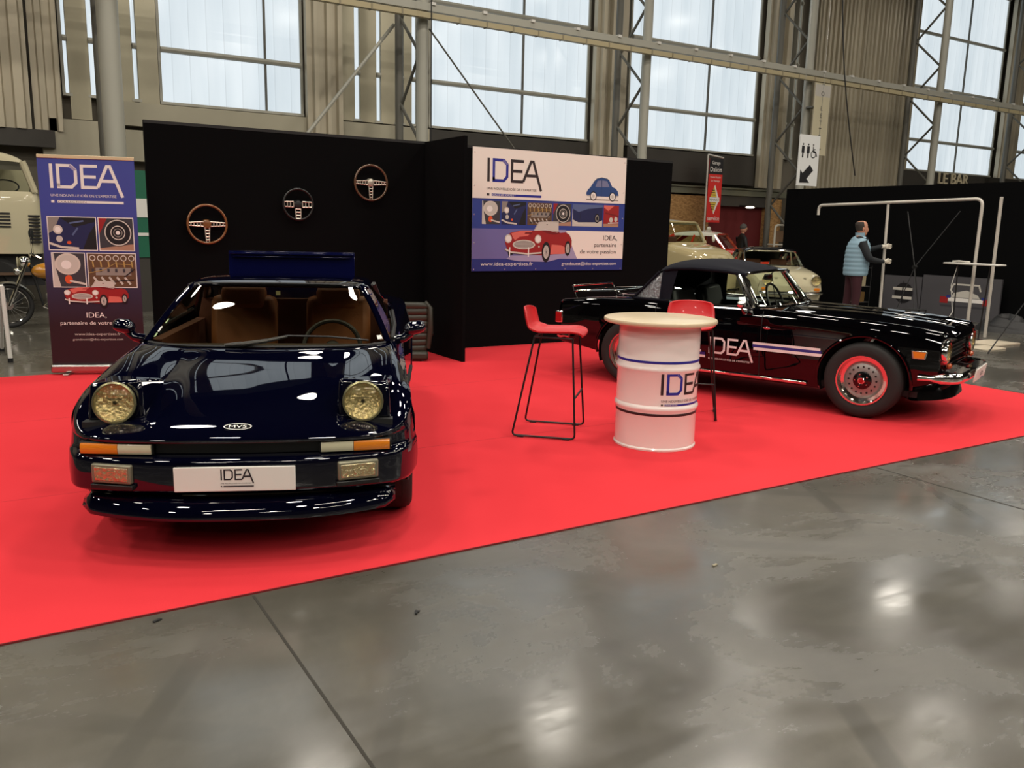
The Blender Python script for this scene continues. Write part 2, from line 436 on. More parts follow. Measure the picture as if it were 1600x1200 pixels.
# floor joints and scratches set into the concrete
M_joint = mat('joint_filler', (40, 37, 30), 0.8)
def joint(pts, wd, name='floor_joint'):
    a = MB()
    for p, q in zip(pts, pts[1:]):
        p = Vector((*p, 0)); q = Vector((*q, 0)); d = (q - p); l = d.length; ang = math.atan2(d.y, d.x)
        a.box((p + q) / 2 + Vector((0, 0, 0.0004)), (l, wd, 0.0016), Matrix.Rotation(ang, 3, 'Z'))
    return a
struct(joint([(0.83, 3.34), (0.80, -6)], 0.011).build('trim_30', M_joint, smooth=False))
struct(joint([(4.95, 3.34), (4.93, -6)], 0.014).build('trim_31', M_joint, smooth=False))
struct(MB().box2((-22, 18.1, 0), (45, 18.4, 12)).build('wall_back', M_wallhall, smooth=False))
struct(MB().box2((-22.3, -16, 0), (-22, 18.4, 12)).build('wall_left', M_wallfar, smooth=False))
struct(MB().box2((45, -16, 0), (45.3, 18.4, 12)).build('wall_right', M_wallfar, smooth=False))
struct(MB().box2((-22, -16.3, 0), (45, -16, 12)).build('wall_front', M_wallfar, smooth=False))
struct(MB().box2((-22.3, -16.3, 12), (45.3, 18.4, 12.3)).build('ceiling', M_ceil, smooth=False))

ZS, ZT = 3.75, 10.7
TR = (4.70, 6.40, 8.10, 9.80)
win_n = [0]
def window(x0, x1, mull, zs=ZS, tr=TR):
    win_n[0] += 1
    w_ = MB().box2((x0, YW, zs), (x1, YW + 0.06, ZT)).build('window_%d' % win_n[0], M_pane, smooth=False); struct(w_)
    f = MB()
    f.box2((x0 - .05, YW - .08, zs - .05), (x1 + .05, YW + .1, zs)); f.box2((x0 - .05, YW - .05, zs), (x0, YW + .1, ZT)); f.box2((x1, YW - .05, zs), (x1 + .05, YW + .1, ZT))
    f.build('window_frame', M_steel, w_, smooth=False)
    t = MB()
    for z in tr: t.tube([(x0, YW - .07, z), (x1, YW - .07, z)], .055, 8)
    t.build('transom', M_steel, w_)
    if mull:
        q = MB(); q.box2((mull - .02, YW - .05, zs), (mull + .02, YW, ZT)); q.build('mullion', M_steeld, w_, smooth=False)
    return w_
window(3.1, 5.81, 5.09)
window(8.80, 13.15, 11.25)
window(14.53, 19.15, 17.3)
window(26.15, 31.5, 29.3)
window(32.7, 36.6, 34.6)
for (x0, x1) in [(1.44, 1.50), (1.86, 1.95), (2.60, 2.67), (6.99, 7.10), (7.49, 7.58), (7.95, 8.12), (8.33, 8.43), (20.28, 20.46), (20.75, 20.80)]:
    window(x0, x1, None)
trim_n = [0]
def trim(mb, m, smooth=False):
    trim_n[0] += 1
    return struct(mb.build('trim_%d' % trim_n[0], m, None, smooth=smooth))
def corrugated(x0, x1, z0, z1, y, pitch=0.2, dep=0.06):
    random.seed(int(x0 * 10)); P = []; x = x0; k = 0
    while x < x1:
        wdt = pitch * random.uniform(.35, .62); yy = y - (dep * random.uniform(.7, 1.2) if k % 2 else 0)
        P.append((x, yy)); P.append((min(x + wdt, x1), yy)); x += wdt + pitch * .12; k += 1
    a = MB(); a.grid([[Vector((p[0], p[1], z0)) for p in P], [Vector((p[0], p[1], z1)) for p in P]])
    a.box2((x0, y + .005, z0), (x1, y + .15, z1)); return a
trim(corrugated(-14.0, 0.85, 3.05, 9.8, 17.75, .24, .09), M_clad)
trim(corrugated(0.9, 1.36, 3.05, 9.8, 17.85, .2, .07), M_clad)
trim(corrugated(5.88, 6.62, 0.0, 9.8, 17.75, .22, .08), M_clad)
trim(corrugated(13.22, 14.2, 2.55, 9.8, 17.7, .22, .09), M_clad)
trim(corrugated(19.25, 20.2, 2.8, 9.8, 17.7, .22, .09), M_clad)
trim(corrugated(21.3, 26.05, 2.6, 9.8, 17.7, .16, .07), M_clad)
trim(corrugated(31.6, 32.6, 2.6, 9.8, 17.7, .16, .07), M_clad)
trim(MB().box2((-22, 17.5, 10.75), (45, 18.09, 12)), M_ceil)  # unseen dark band added above the windows to darken the coupe hood's reflection
# flat sheet bays between the narrow slits, with their joints
a = MB()
for x0, x1 in [(1.50, 1.86), (1.95, 2.60), (2.67, 3.05)]: a.box2((x0 + .01, 17.93, 3.3), (x1 - .01, 18.02, 10.74))
for x0, x1 in [(6.66, 6.99), (7.10, 7.49), (7.58, 7.95), (8.12, 8.33), (8.43, 8.74)]: a.box2((x0 + .01, 17.93, 3.7), (x1 - .01, 18.02, 10.74))
trim(a, mat('ribbed_sheet', (170, 163, 140), 0.35, 0.35, var=0.25, vscale=0.9))
a = MB()
a.box2((2.3, 17.85, 3.25), (6.0, 18.05, 3.68)); a.box2((2.3, 17.82, 2.6), (6.0, 18.05, 3.17)); a.box2((1.0, 17.85, 2.3), (2.3, 18.05, 3.28)); a.box2((6.6, 17.8, 2.4), (8.7, 18.05, 3.66))
trim(a, M_sheet)
trim(MB().box2((8.7, 17.85, 2.85), (13.2, 18.05, 3.66)).box2((14.45, 17.85, 2.85), (19.2, 18.05, 3.66)).box2((25.9, 17.6, 3.0), (36.5, 18.05, 3.66)), M_darkpanel)
trim(MB().box2((8.7, 17.75, 2.55), (20.9, 18.0, 2.72)).box2((8.7, 17.7, 2.72), (20.2, 17.75, 2.76)), mat('green_grey_beam', (92, 92, 76), 0.5))
a = MB().box2((8.5, 17.88, 2.1), (13.5, 18.05, 2.55)).box2((17.4, 17.8, 2.25), (20.6, 18.05, 2.55)); trim(a, M_darkpanel)
# timber boards and the red doorway below the beam
trim(MB().box2((13.5, 17.8, 0), (17.45, 18.05, 2.5)), M_osb)
trim(MB().box2((19.78, 17.7, 0), (20.3, 18.05, 2.5)), M_osb)
trim(MB().box2((17.45, 17.98, 0), (19.78, 18.08, 2.3)), mat('dark_red_wall', (92, 12, 14), 0.8))
trim(MB().box2((20.3, 17.5, 0), (20.9, 18.05, 2.55)), M_steeld)
trim(MB().box2((-14, 17.7, 2.75), (1.2, 17.9, 3.05)), M_darkpanel)

# ------------------------------------------------------------------ lattice columns
def column(x, label, r=.11, y=16.0, rear=None, zig=True):
    t = thing('steel_column', label, 'column', (x, y, 0), group='lattice columns along the window wall')
    MB().tube([(0, 0, 0), (0, 0, 11.9)], r, 16).build('main_tube', M_steel, t)
    MB().tube([(-.05, 1.0, 0), (-.05, 1.0, 11.9)], .085, 12).build('rear_tube', M_steeld, t)
    b = MB(); z = 0.6; k = 0
    while z < 11:
        y0, y1 = (0.05, .95) if k % 2 else (.95, .05)
        b.tube([(-.01, y0, z), (-.04, y1, z + .85)], .032, 8); z += .85; k += 1
    b.build('bracing', M_steeld, t)
    p = MB(); p.box2((-.18, -.18, 0), (.18, .18, .025)); p.build('base_plate', M_steeld, t, smooth=False)
    return t
column(1.97, 'tall pale grey steel column at far left, behind the roll-up banner', .17)
column(7.65, 'steel column rising behind the corner of the black partition wall', .12)
column(13.4, 'lattice steel column just right of the large hanging poster, before the windows')
column(19.0, 'lattice steel column beside the white toilets signs')
column(24.9, 'lattice steel column left of the bright window above the bar lettering')
column(30.75, 'lattice steel column at the right edge of the picture')

# long cable tray fixed across the columns
t = thing('cable_tray', 'long cream and grey cable tray running along the window wall above the stand', 'cable tray', (0, 15.72, 5.5))
rail = MB(); rail.box2((-14, -.06, -.03), (40, .06, .07)); j = rail; j.cur = 1; x = -13.4
while x < 40:
    j.box2((x, -.068, -.04), (x + .03, .07, .075)); x += .62
rail.build('tray_rail', [M_tray, mat('tray_joint', (140, 130, 105), .5)], t, smooth=False)
j = MB(); j.box2((-14, -.02, .11), (40, .16, .25)); j.cur = 1; x = -13
while x < 40:
    j.box2((x, -.05, .22), (x + .09, .1, .275)); x += 1.15
j.build('trunking', [M_steel, M_white], t, smooth=False)

# bracing rods and hanging cables
t = MB().tube([(7.78, 15.95, 5.34), (10.2, 15.95, 2.77)], .018, 8).build('bracing_rod', M_steeld)
tag(t, 'thin steel bracing rod slanting down across the window above the hanging poster', 'rod')
t = MB().tube([(7.18, 16.3, 5.4), (2.78, 16.3, 0)], .035, 8).build('bracing_rod', M_steel)
tag(t, 'thicker steel bracing rod slanting down to the left behind the black wall', 'rod')
pts = [Vector((12.15, 9.95, 6.2)) * (1 - s) + Vector((12.85, 9.0, 2.15)) * s + Vector((-.05, -.03, -.02)) * math.sin(pi * s) * 3 for s in [i / 16 for i in range(17)]]
t = MB().tube([(18.9 + (p.x - 12.15) * 1.9, 15.2, 3.1 + (p.z - 2.15) * 1.62) for p in pts], .016, 6).build('hanging_cable', M_black)
tag(t, 'thin dark cable hanging in a slack line before the corrugated wall at right', 'cable')
t = MB().tube([(7.55, 15.4, 12), (7.56, 15.4, 2.7)], .011, 6).build('hanging_cable', M_black)
tag(t, 'thin black vertical cable running down beside the steel column at the partition corner', 'cable')

# ------------------------------------------------------------------ overhead lamps of the hall
M_lampbody = mat('lamp_body', (70, 70, 70), 0.5)
M_diff = mat('lamp_lens', (255, 240, 215), 0.4, emit=(255, 235, 205), estr=3.0)
def high_bay(x, y, z, power, label, first=None):
    t = thing('high_bay_lamp', label, 'lamp', (x, y, z), group='high bay lamps under the hall roof')
    MB().lathe([(.06, .42), (.08, .3), (.16, .24), (.49, .02), (.51, 0), (.48, .02), (.14, .2), (0, .22)], 20).build('shade', M_lampbody, t)
    MB().tube([(0, 0, .4), (0, 0, 11.97 - z)], .012, 6).build('stem', M_lampbody, t)
    l = bpy.data.lights.new('high_bay_light', 'AREA'); l.shape = 'DISK'; l.size = .95; l.energy = power; l.color = (1.0, .93, .82)
    o = bpy.data.objects.new('high_bay_light', l); COL.objects.link(o); o.parent = t; o.location = (0, 0, -.01)
LAMP_P = 178
names = ['near the window wall', 'over the back of the stand', 'over the stand carpet', 'over the concrete aisle', 'over the hall behind the aisle', 'near the front wall of the hall']
for i, y in enumerate((14.5, 9.5, 5.2, 0.4, -5.0, -11.0)):
    for k, x in enumerate((-13, -6.5, -0.5, 4.8, 10.3, 16.5, 23, 30)):
        high_bay(x + (i % 2) * .8, y, 9.6, LAMP_P * (.33 if i == 0 or (i == 1 and x > 16) else 1), 'round warm high bay lamp hanging from the hall roof')
def batten(x, y, z, L, rz, power):
    t = thing('strip_lamp', 'long narrow fluorescent strip lamp hanging under the hall roof', 'lamp', (x, y, z), rz, group='strip lamps under the hall roof')
    MB().box2((-L / 2, -.06, .02), (L / 2, .06, .1)).build('housing', M_lampbody, t, smooth=False)
    l = bpy.data.lights.new('strip_light', 'AREA'); l.shape = 'RECTANGLE'; l.size = L; l.size_y = .1; l.energy = power; l.color = (1, .92, .80)
    o = bpy.data.objects.new('strip_light', l); COL.objects.link(o); o.parent = t
    for s in (-1, 1): MB().tube([(s * L * .4, 0, .1), (s * L * .4, 0, 11.97 - z)], .008, 6).build('hanger', M_lampbody, t)
for x, y in [(-4, -2.5), (2.5, -2.5), (9, -2.5), (-4, -8), (2.5, -8), (9, -8), (16, -2.5), (16, 3)]:
    batten(x, y, 6.8, 3.2, 0, 70)

# ------------------------------------------------------------------ red stand carpet
c = MB().box2((-1.31, 3.36, 0), (8.69, 9.32, 0.006)).build('red_carpet', M_carpet, smooth=False)
tag(c, 'bright red exhibition carpet laid over the concrete floor under the cars', 'carpet')
a = MB().box2((-1.31, 3.355, 0), (8.69, 3.362, .0066)).box2((-1.3, 5.15, .006), (8.69, 5.152, .0062)).box2((-1.3, 7.2, .006), (8.69, 7.202, .0062))
a.build('carpet_seam', mat('seam_dark', (110, 8, 14), 0.9), c, smooth=False)
# ================================================================== CAR TOOLS
def paint(name, col, ior=1.5):
    m = mat(name, col, 1.0, 0.0, coat=1.0, spec=0.0, srgb=False)
    b = m.node_tree.nodes['Principled BSDF']; b.inputs['Coat IOR'].default_value = ior; b.inputs['Coat Roughness'].default_value = 0.015
    return m
M_navy = paint('navy_gloss_paint', (0.0008, 0.0010, 0.006), 1.66)
M_lid = paint('blue_lid_paint', (0.002, 0.003, 0.034), 1.5)
M_blackcar = paint('black_gloss_paint', (0.0010, 0.0010, 0.0015), 1.55)
M_glass = glass('car_glass', (0.66, 0.65, 0.54))
M_glassclear = glass('clear_glass', (0.90, 0.95, 0.88), ior=1.35)
M_tan = mat('tan_leather', (150, 92, 52), 0.55, bump=0.1, bscale=90)
M_tand = mat('dark_tan_trim', (92, 50, 28), 0.7)
M_dash = mat('dash_brown', (52, 40, 30), 0.7)
M_amber = mat('amber_lens', (214, 122, 28), 0.2, coat=.6)
M_clearlens = mat('clear_lens', (196, 190, 160), 0.18, coat=.6)
M_refl = mat('lamp_reflector', (204, 192, 156), 0.2, 0.8, bump=1.2, bscale=55)
M_redlens = mat('red_lens', (150, 12, 14), 0.2, coat=.7)
M_seal = mat('rubber_seal', (6, 6, 6), 0.5)
M_plate = mat('white_plate', (226, 222, 214), 0.35)
M_logodark = mat('logo_anthracite', (34, 28, 34), 0.5)
M_logoblue = mat('logo_blue', (28, 30, 112), 0.5)
M_logolight = mat('logo_pale_blue', (120, 140, 190), 0.5)

def grid_cut(mb, P, circles, flip=False, keep=None):
    """Add the grid P (Vectors) leaving out round wheel openings; circles: (y, z, r) in the car's side plane."""
    n, m = len(P), len(P[0]); inside = [[False] * m for _ in range(n)]
    def cin(p):
        for (cy, cz, r) in circles:
            if math.hypot(p.y - cy, p.z - cz) < r: return (cy, cz, r)
        return None
    C_ = [[cin(p) for p in row] for row in P]
    faces = []; need = set()
    for i in range(n - 1):
        for j in range(m - 1):
            q = [(i, j), (i, j + 1), (i + 1, j + 1), (i + 1, j)]
            k = sum(1 for (a, b) in q if C_[a][b])
            if k == 4: continue
            for a, b in q:
                if C_[a][b]: need.add((a, b))
            faces.append(q)
    Q = [[Vector(p) for p in row] for row in P]
    for (a, b) in need:
        cy, cz, r = C_[a][b]; p = Q[a][b]; d = math.hypot(p.y - cy, p.z - cz) or 1e-6
        p.y = cy + (p.y - cy) / d * r; p.z = cz + (p.z - cz) / d * r
    idx = {}; vs = []; fs = []
    for q in faces:
        f = []
        for (a, b) in q:
            if (a, b) not in idx: idx[(a, b)] = len(vs); vs.append(Q[a][b])
            f.append(idx[(a, b)])
        if len(set((round(vs[t][0], 5), round(vs[t][1], 5), round(vs[t][2], 5)) for t in f)) < 3: continue
        fs.append(tuple(f))
    mb.add(vs, fs)
def mir(P): return [[Vector((-p.x, p.y, p.z)) for p in row] for row in P]
def both(mb, P, circles=()):
    grid_cut(mb, P, circles); grid_cut(mb, mir(P), circles)
def sub(P, i0, i1, j0, j1): return [row[j0:j1 + 1] for row in P[i0:i1 + 1]]

def side_x(P, y, z):
    best = min((abs(p.y - y) + abs(p.z - z), p.x) for row in P for p in row); return best[1]
def arch_lip(mb, P, c, r, th=.012, a0=-20, a1=200, dx=0.004, sgn=1):
    pts = []
    for k in range(41):
        a = math.radians(a0 + (a1 - a0) * k / 40); y = c[0] + r * math.cos(a); z = c[1] + r * math.sin(a)
        pts.append((sgn * (side_x(P, y, z) + dx), y, z))
    mb.tube(pts, th, 8)

def wheel(parent, c, R=.31, wdt=.19, rim=.19, side=1, style='steel', name='wheel'):
    """A wheel whose outer face looks along side*x; c: hub centre in the car's coordinates."""
    rot = RY(90 * side)
    t = MB(); h = wdt / 2
    prof = [(rim, -h * .7), (rim + .012, -h), (R - .035, -h), (R - .012, -h * .86), (R, -h * .6), (R, h * .6), (R - .012, h * .86), (R - .035, h), (rim + .03, h * .98), (rim + .008, h * .93), (rim, h * .7)]
    t.lathe(prof, 56, c, rot)
    for k in (-.4, 0, .4): t.lathe([(R + .001, k * h - .004), (R - .006, k * h), (R + .001, k * h + .004)], 56, c, rot)
    w_ = t.build(name, M_rubber, parent, ang=50)
    r = MB()
    if style == 'steel':
        r.lathe([(rim + .006, h * .95), (rim + .004, h * .99), (rim - .008, h * .98), (rim - .014, h * .7), (rim - .02, h * .3), (rim - .045, h * .26), (rim - .05, h * .36), ], 56, c, rot)
        q = r.build('rim', M_chrome, w_)
        dk = MB(); dk.lathe([(rim - .046, h * .27), (rim - .05, h * .37), (.135, h * .52), (.075, h * .60), (.06, h * .62)], 56, c, rot); dk.build('disc', M_silver, q)
        k = MB()
        for i in range(16):
            a = 2 * pi * i / 16; rr = .112
            p = Vector(c) + rot @ Vector((rr * math.cos(a), rr * math.sin(a), h * .5))
            k.lathe([(0, 0), (.0085, 0), (.0085, -.01)], 10, p + rot @ Vector((0, 0, .008)), rot)
        tag(k.build('vent_hole', M_black, q, smooth=False), None, kind='stuff')
        b = MB(); b.lathe([(.078, h * .55), (.074, h * .7), (.05, h * .78), (0, h * .8)], 28, c, rot); b.build('hub_plate', M_blackgloss, w_)
        b = MB(); b.lathe([(.03, h * .75), (.03, h * 1.0), (.024, h * 1.06), (0, h * 1.06)], 24, c, rot); hc = b.build('hub_cap', M_chrome, w_)
        b = MB(); b.lathe([(.019, h * 1.07), (0, h * 1.09)], 20, c, rot); b.build('cap_emblem', M_redlens, hc)
        for i in range(5):
            a = 2 * pi * i / 5 + .3; p = Vector(c) + rot @ Vector((.052 * math.cos(a), .052 * math.sin(a), h * .78))
            MB().lathe([(.009, 0), (.009, .012), (.004, .02), (0, .02)], 6, p, rot).build('wheel_nut', M_chrome, w_)
    else:
        r.lathe([(rim + .006, h * .95), (rim - .008, h * .98), (rim - .016, h * .5), (rim - .02, 0), (0.05, h * .3), (0, h * .3)], 48, c, rot)
        q = r.build('rim', M_alu, w_)
        b = MB()
        for i in range(5):
            a = 2 * pi * i / 5
            p0 = Vector(c) + rot @ Vector((.03 * math.cos(a), .03 * math.sin(a), h * .6)); p1 = Vector(c) + rot @ Vector((rim * .93 * math.cos(a), rim * .93 * math.sin(a), h * .75))
            b.tube([p0, p1], [.03, .022], 8)
        b.build('spoke', M_alu, w_)
    return w_
def lamp_round(parent, c, r, rot, name='headlamp', ring=M_alu, seed=0):
    """Round lamp looking along rot's z axis."""
    t = MB(); t.lathe([(r * .93, -.006), (r * 1.0, -.012), (r * 1.05, -.004), (r * 1.03, .008), (r * .95, .01), (r * .93, .004)], 40, c, rot)
    o = t.build(name, ring, parent)
    b = MB(); b.lathe([(r * .95, .0)] + [(r * .95 * math.cos(a), -r * .28 * math.sin(a)) for a in [i * pi / 2 / 10 for i in range(1, 10)]] + [(0, -r * .28)], 36, c, rot)
    b.build('reflector', M_refl, o)
    b = MB(); b.tube([Vector(c) + rot @ Vector((0, 0, -r * .24)), Vector(c) + rot @ Vector((0, 0, -r * .10))], r * .10, 12)
    b.box(Vector(c) + rot @ Vector((0, r * .18, -r * .1)), (r * .7, r * .04, r * .06), rot); b.build('bulb_holder', M_chrome, o)
    b = MB()
    b.lathe([(r * .95, .003), (r * .8, .012), (r * .5, .02), (0, .024)], 36, c, rot)
    l = b.build('lens', M_lens, o)
    b = MB()
    for k in range(-6, 7):
        x = k * r * .13; hh = math.sqrt(max(0, (r * .86) ** 2 - x * x))
        if hh < .01: continue
        b.tube([Vector(c) + rot @ Vector((x, -hh, .012)), Vector(c) + rot @ Vector((x, 0, .021 - abs(k) * .0008)), Vector(c) + rot @ Vector((x, hh, .012))], r * .022, 6)
    b.build('lens_flutes', M_lens, l)
    return o
M_silver = mat('wheel_silver', (150, 146, 142), .38, .55)
M_lens = glass('fluted_lens', (0.97, 0.95, 0.86), ior=1.45)

# ================================================================== DARK BLUE SPORTS COUPE (left)
mvs = thing('sports_coupe', 'dark navy blue sports coupe with raised pop-up headlamps, parked nose-first on the red carpet', 'car', (0.864, 3.715, 0.009), math.radians(-23.6))
V = Vector
A = [
 [(0, .045, .305), (.3, .06, .305), (.55, .10, .305), (.70, .17, .305), (.775, .28, .305), (.80, .38, .305)],
 [(0, .006, .335), (.3, .02, .335), (.55, .062, .335), (.715, .13, .335), (.79, .27, .335), (.815, .38, .34)],
 [(0, .000, .40), (.3, .015, .40), (.55, .058, .40), (.715, .13, .40), (.792, .27, .40), (.818, .38, .40)],
 [(0, .006, .462), (.3, .02, .462), (.55, .062, .462), (.71, .132, .463), (.787, .27, .466), (.815, .38, .47)],
 [(0, .03, .480), (.3, .045, .480), (.55, .082, .48), (.70, .145, .482), (.782, .28, .485), (.81, .38, .49)],
 [(0, .095, .483), (.3, .11, .483), (.55, .13, .484), (.69, .165, .49), (.78, .28, .50), (.806, .38, .51)],
 [(0, .095, .538), (.3, .11, .538), (.55, .13, .54), (.68, .165, .543), (.773, .28, .55), (.802, .38, .56)],
 [(0, .036, .543), (.3, .050, .543), (.55, .082, .544), (.68, .15, .548), (.768, .28, .572), (.798, .38, .60)],
 [(0, .034, .556), (.3, .048, .556), (.55, .080, .558), (.68, .15, .565), (.764, .285, .60), (.792, .38, .63)],
 [(0, .12, .606), (.3, .13, .604), (.50, .16, .601), (.66, .22, .60), (.755, .33, .645), (.786, .42, .665)],
 [(0, .32, .664), (.3, .325, .662), (.455, .335, .652), (.63, .37, .668), (.73, .43, .705), (.778, .50, .70)],
 [(0, .60, .728), (.27, .60, .727), (.44, .60, .722), (.60, .62, .748), (.71, .66, .760), (.772, .70, .735)],
 [(0, .86, .784), (.27, .87, .784), (.43, .88, .778), (.58, .90, .806), (.69, .94, .816), (.764, .98, .778)],
 [(0, 1.03, .826), (.27, 1.045, .828), (.43, 1.07, .826), (.58, 1.11, .838), (.68, 1.18, .842), (.758, 1.26, .80)],
 [(0, 1.10, .826), (.27, 1.12, .828), (.43, 1.15, .828), (.58, 1.20, .836), (.685, 1.30, .850), (.757, 1.40, .812)],
]
A = [[V(p) for p in r] for r in A]
NU, NV = 6, 8
DA = patch(A, NU, NV)
hi, hj = 8 * NU, 2 * NV
hood = MB(); both(hood, sub(DA, hi, 13 * NU, 0, hj)); hood.build('hood', M_navy, mvs, ang=50)
rest = MB()
cf = ((.75, .30, .352),)
for s_ in (sub(DA, 0, hi, 0, len(DA[0]) - 1), sub(DA, hi, 14 * NU, hj, len(DA[0]) - 1), sub(DA, 13 * NU, 14 * NU, 0, hj)): both(rest, s_, cf)
# sides
ys = [(.37, .632), (.42, .665), (.50, .70), (.70, .735), (.98, .778), (1.26, .80), (1.40, .812), (1.8, .83), (2.4, .86), (3.0, .885), (3.5, .885), (3.95, .875), (4.1, .85)]
xs_ = [.793, .786, .778, .772, .764, .758, .757, .76, .775, .80, .79, .74, .69]
rowsB = []
def secB(i):
    y, zt = ys[i]; xt = xs_[i]; fr = min(1, max(0, (y - .38) / .25)); zb = .30 * (1 - fr) + .175 * fr
    bul = .012 if y < 1.5 else (.028 if y < 2.2 else .045)
    if y > 3.8: bul = .02
    return [V((xt, y, zt)), V((xt + bul * .9, y, zt * .5 + .48 * .5 + .03)), V((xt + bul, y, .47)), V((xt + bul * .7, y, max(.34, zb + .04))), V((xt - .02, y, zb))]
SB = [secB(i) for i in range(len(ys))]
DB = patch(SB, 8, 7)
circ = ((.75, .30, .352), (3.12, .30, .37))
both(rest, DB, circ)
# shoulder ledge between the beltline and the side glass, then the rear deck and tail
L_ = [[V((.757, 1.40, .812)), V((.72, 1.33, .845)), V((.683, 1.30, .851))],
      [V((.76, 1.8, .83)), V((.735, 1.8, .862)), V((.70, 1.8, .87))],
      [V((.775, 2.4, .86)), V((.745, 2.4, .888)), V((.70, 2.4, .90))],
      [V((.80, 3.0, .885)), V((.72, 3.0, .91)), V((.60, 3.0, .925))]]
both(rest, patch(L_, 6, 4))
D_ = [[V((0, 3.0, .93)), V((.3, 3.0, .93)), V((.6, 3.0, .925)), V((.80, 3.0, .885))],
      [V((0, 3.5, .92)), V((.3, 3.5, .92)), V((.6, 3.5, .915)), V((.79, 3.5, .885))],
      [V((0, 4.0, .91)), V((.3, 4.0, .91)), V((.6, 4.0, .90)), V((.73, 3.97, .872))],
      [V((0, 4.10, .86)), V((.3, 4.10, .86)), V((.6, 4.10, .85)), V((.69, 4.1, .85))],
      [V((0, 4.12, .6)), V((.3, 4.12, .6)), V((.6, 4.12, .6)), V((.72, 4.1, .6))],
      [V((0, 4.06, .25)), V((.3, 4.06, .25)), V((.6, 4.06, .25)), V((.70, 4.08, .25))]]
both(rest, patch(D_, 5, 4))
body = rest.build('body', M_navy, mvs, ang=50)
# floor pan keeps light out of the inside
MB().box2((-.68, .2, .2), (.68, 4.0, .24)).box2((-.66, .16, .24), (.66, .42, .30)).build('underbody', M_black, mvs, smooth=False)
# wheel houses
for (cy, r) in ((.75, .352), (3.12, .37)):
    for s in (-1, 1):
        wh = MB(); wh.grid([[V((s * (.735 if xx else .45), cy + r * math.cos(a), .30 + r * math.sin(a))) for a in [math.radians(-25 + 230 * k / 24) for k in range(25)]] for xx in (0, 1)]); wh.build('wheel_house', M_black, mvs)
# dark band of the nose between bumper and hood
g_ = MB()
g_.grid([[V((x, .088 + .045 * (x / .6) ** 2, z)) for z in (.485, .537)] for x in [-.36 + .72 * k / 20 for k in range(21)]])
g_.build('grille_band', M_blackplastic, mvs)
# roof
Rf = [[V((0, 1.562, 1.150)), V((.25, 1.572, 1.148)), V((.42, 1.592, 1.143)), V((.505, 1.614, 1.134)), V((.535, 1.65, 1.11))],
      [V((0, 1.64, 1.164)), V((.25, 1.65, 1.162)), V((.43, 1.665, 1.156)), V((.52, 1.685, 1.143)), V((.548, 1.72, 1.115))],
      [V((0, 1.9, 1.178)), V((.25, 1.9, 1.176)), V((.43, 1.9, 1.170)), V((.53, 1.9, 1.152)), V((.56, 1.9, 1.12))],
      [V((0, 2.14, 1.178)), V((.25, 2.14, 1.175)), V((.43, 2.14, 1.168)), V((.53, 2.14, 1.150)), V((.562, 2.14, 1.118))],
      [V((0, 2.28, 1.165)), V((.25, 2.28, 1.162)), V((.43, 2.28, 1.155)), V((.53, 2.28, 1.138)), V((.562, 2.28, 1.108))]]
r_ = MB(); both(r_, patch(Rf, 5, 5)); r_.build('roof', M_navy, mvs, ang=60, solid=.02)
# windscreen
Wf = [[V((0, 1.045, .832)), V((.35, 1.07, .832)), V((.56, 1.115, .836)), V((.655, 1.165, .842))],
      [V((0, 1.21, .945)), V((.33, 1.235, .945)), V((.525, 1.28, .945)), V((.605, 1.325, .945))],
      [V((0, 1.38, 1.055)), V((.3, 1.40, 1.053)), V((.475, 1.44, 1.05)), V((.548, 1.48, 1.048))],
      [V((0, 1.562, 1.147)), V((.25, 1.575, 1.145)), V((.42, 1.598, 1.140)), V((.49, 1.618, 1.132))]]
DW = patch(Wf, 6, 6)
g_ = MB(); both(g_, DW); ws = g_.build('windscreen', M_glass, mvs)
# pillars and seals
for s in (-1, 1):
    p = MB(); p.tube([V((s * q.x, q.y, q.z)) for q in [r[-1] + V((.016, .012, .0)) for r in DW][::2]] + [V((s * .53, 1.66, 1.125))], .02, 8, flat=(1.0, .8))
    p.build('windscreen_pillar', M_navy, mvs)
    c_ = [[V((s * .562, 2.10, 1.115)), V((s * .53, 2.12, 1.15))], [V((s * .61, 2.35, 1.04)), V((s * .55, 2.35, 1.08))], [V((s * .67, 2.65, .95)), V((s * .60, 2.65, .985))], [V((s * .70, 3.0, .91)), V((s * .60, 3.0, .93))]]
    q = MB(); q.grid(patch(c_, 5, 3)); q.build('rear_buttress', M_navy, mvs, solid=.03)
    # side glass with its black frame
    q = MB(); q.grid(patch([[V((s * .69, 1.28, .855)), V((s * .705, 1.8, .872)), V((s * .69, 2.4, .90))], [V((s * .60, 1.45, 1.0)), V((s * .635, 1.85, 1.0)), V((s * .63, 2.33, 1.0))], [V((s * .535, 1.64, 1.11)), V((s * .56, 1.9, 1.118)), V((s * .562, 2.2, 1.108))]], 5, 5))
    sg = q.build('side_window', M_glass, mvs)
    q = MB(); q.tube([(s * .695, 1.27, .852), (s * .71, 1.8, .875), (s * .695, 2.42, .905)], .012, 6); q.tube([(s * .64, 2.30, .905), (s * .565, 2.16, 1.115)], .02, 6); q.build('window_trim', M_seal, sg)
seal = MB()
seal.tube([V((-p.x, p.y - .004, p.z + .003)) for p in DW[0][::-1]] + [V((p.x, p.y - .004, p.z + .003)) for p in DW[0]], .008, 6)
seal.tube([V((-p.x, p.y, p.z + .004)) for p in DW[-1][::-1]] + [V((p.x, p.y, p.z + .004)) for p in DW[-1]], .007, 6)
seal.build('windscreen_seal', M_seal, ws)
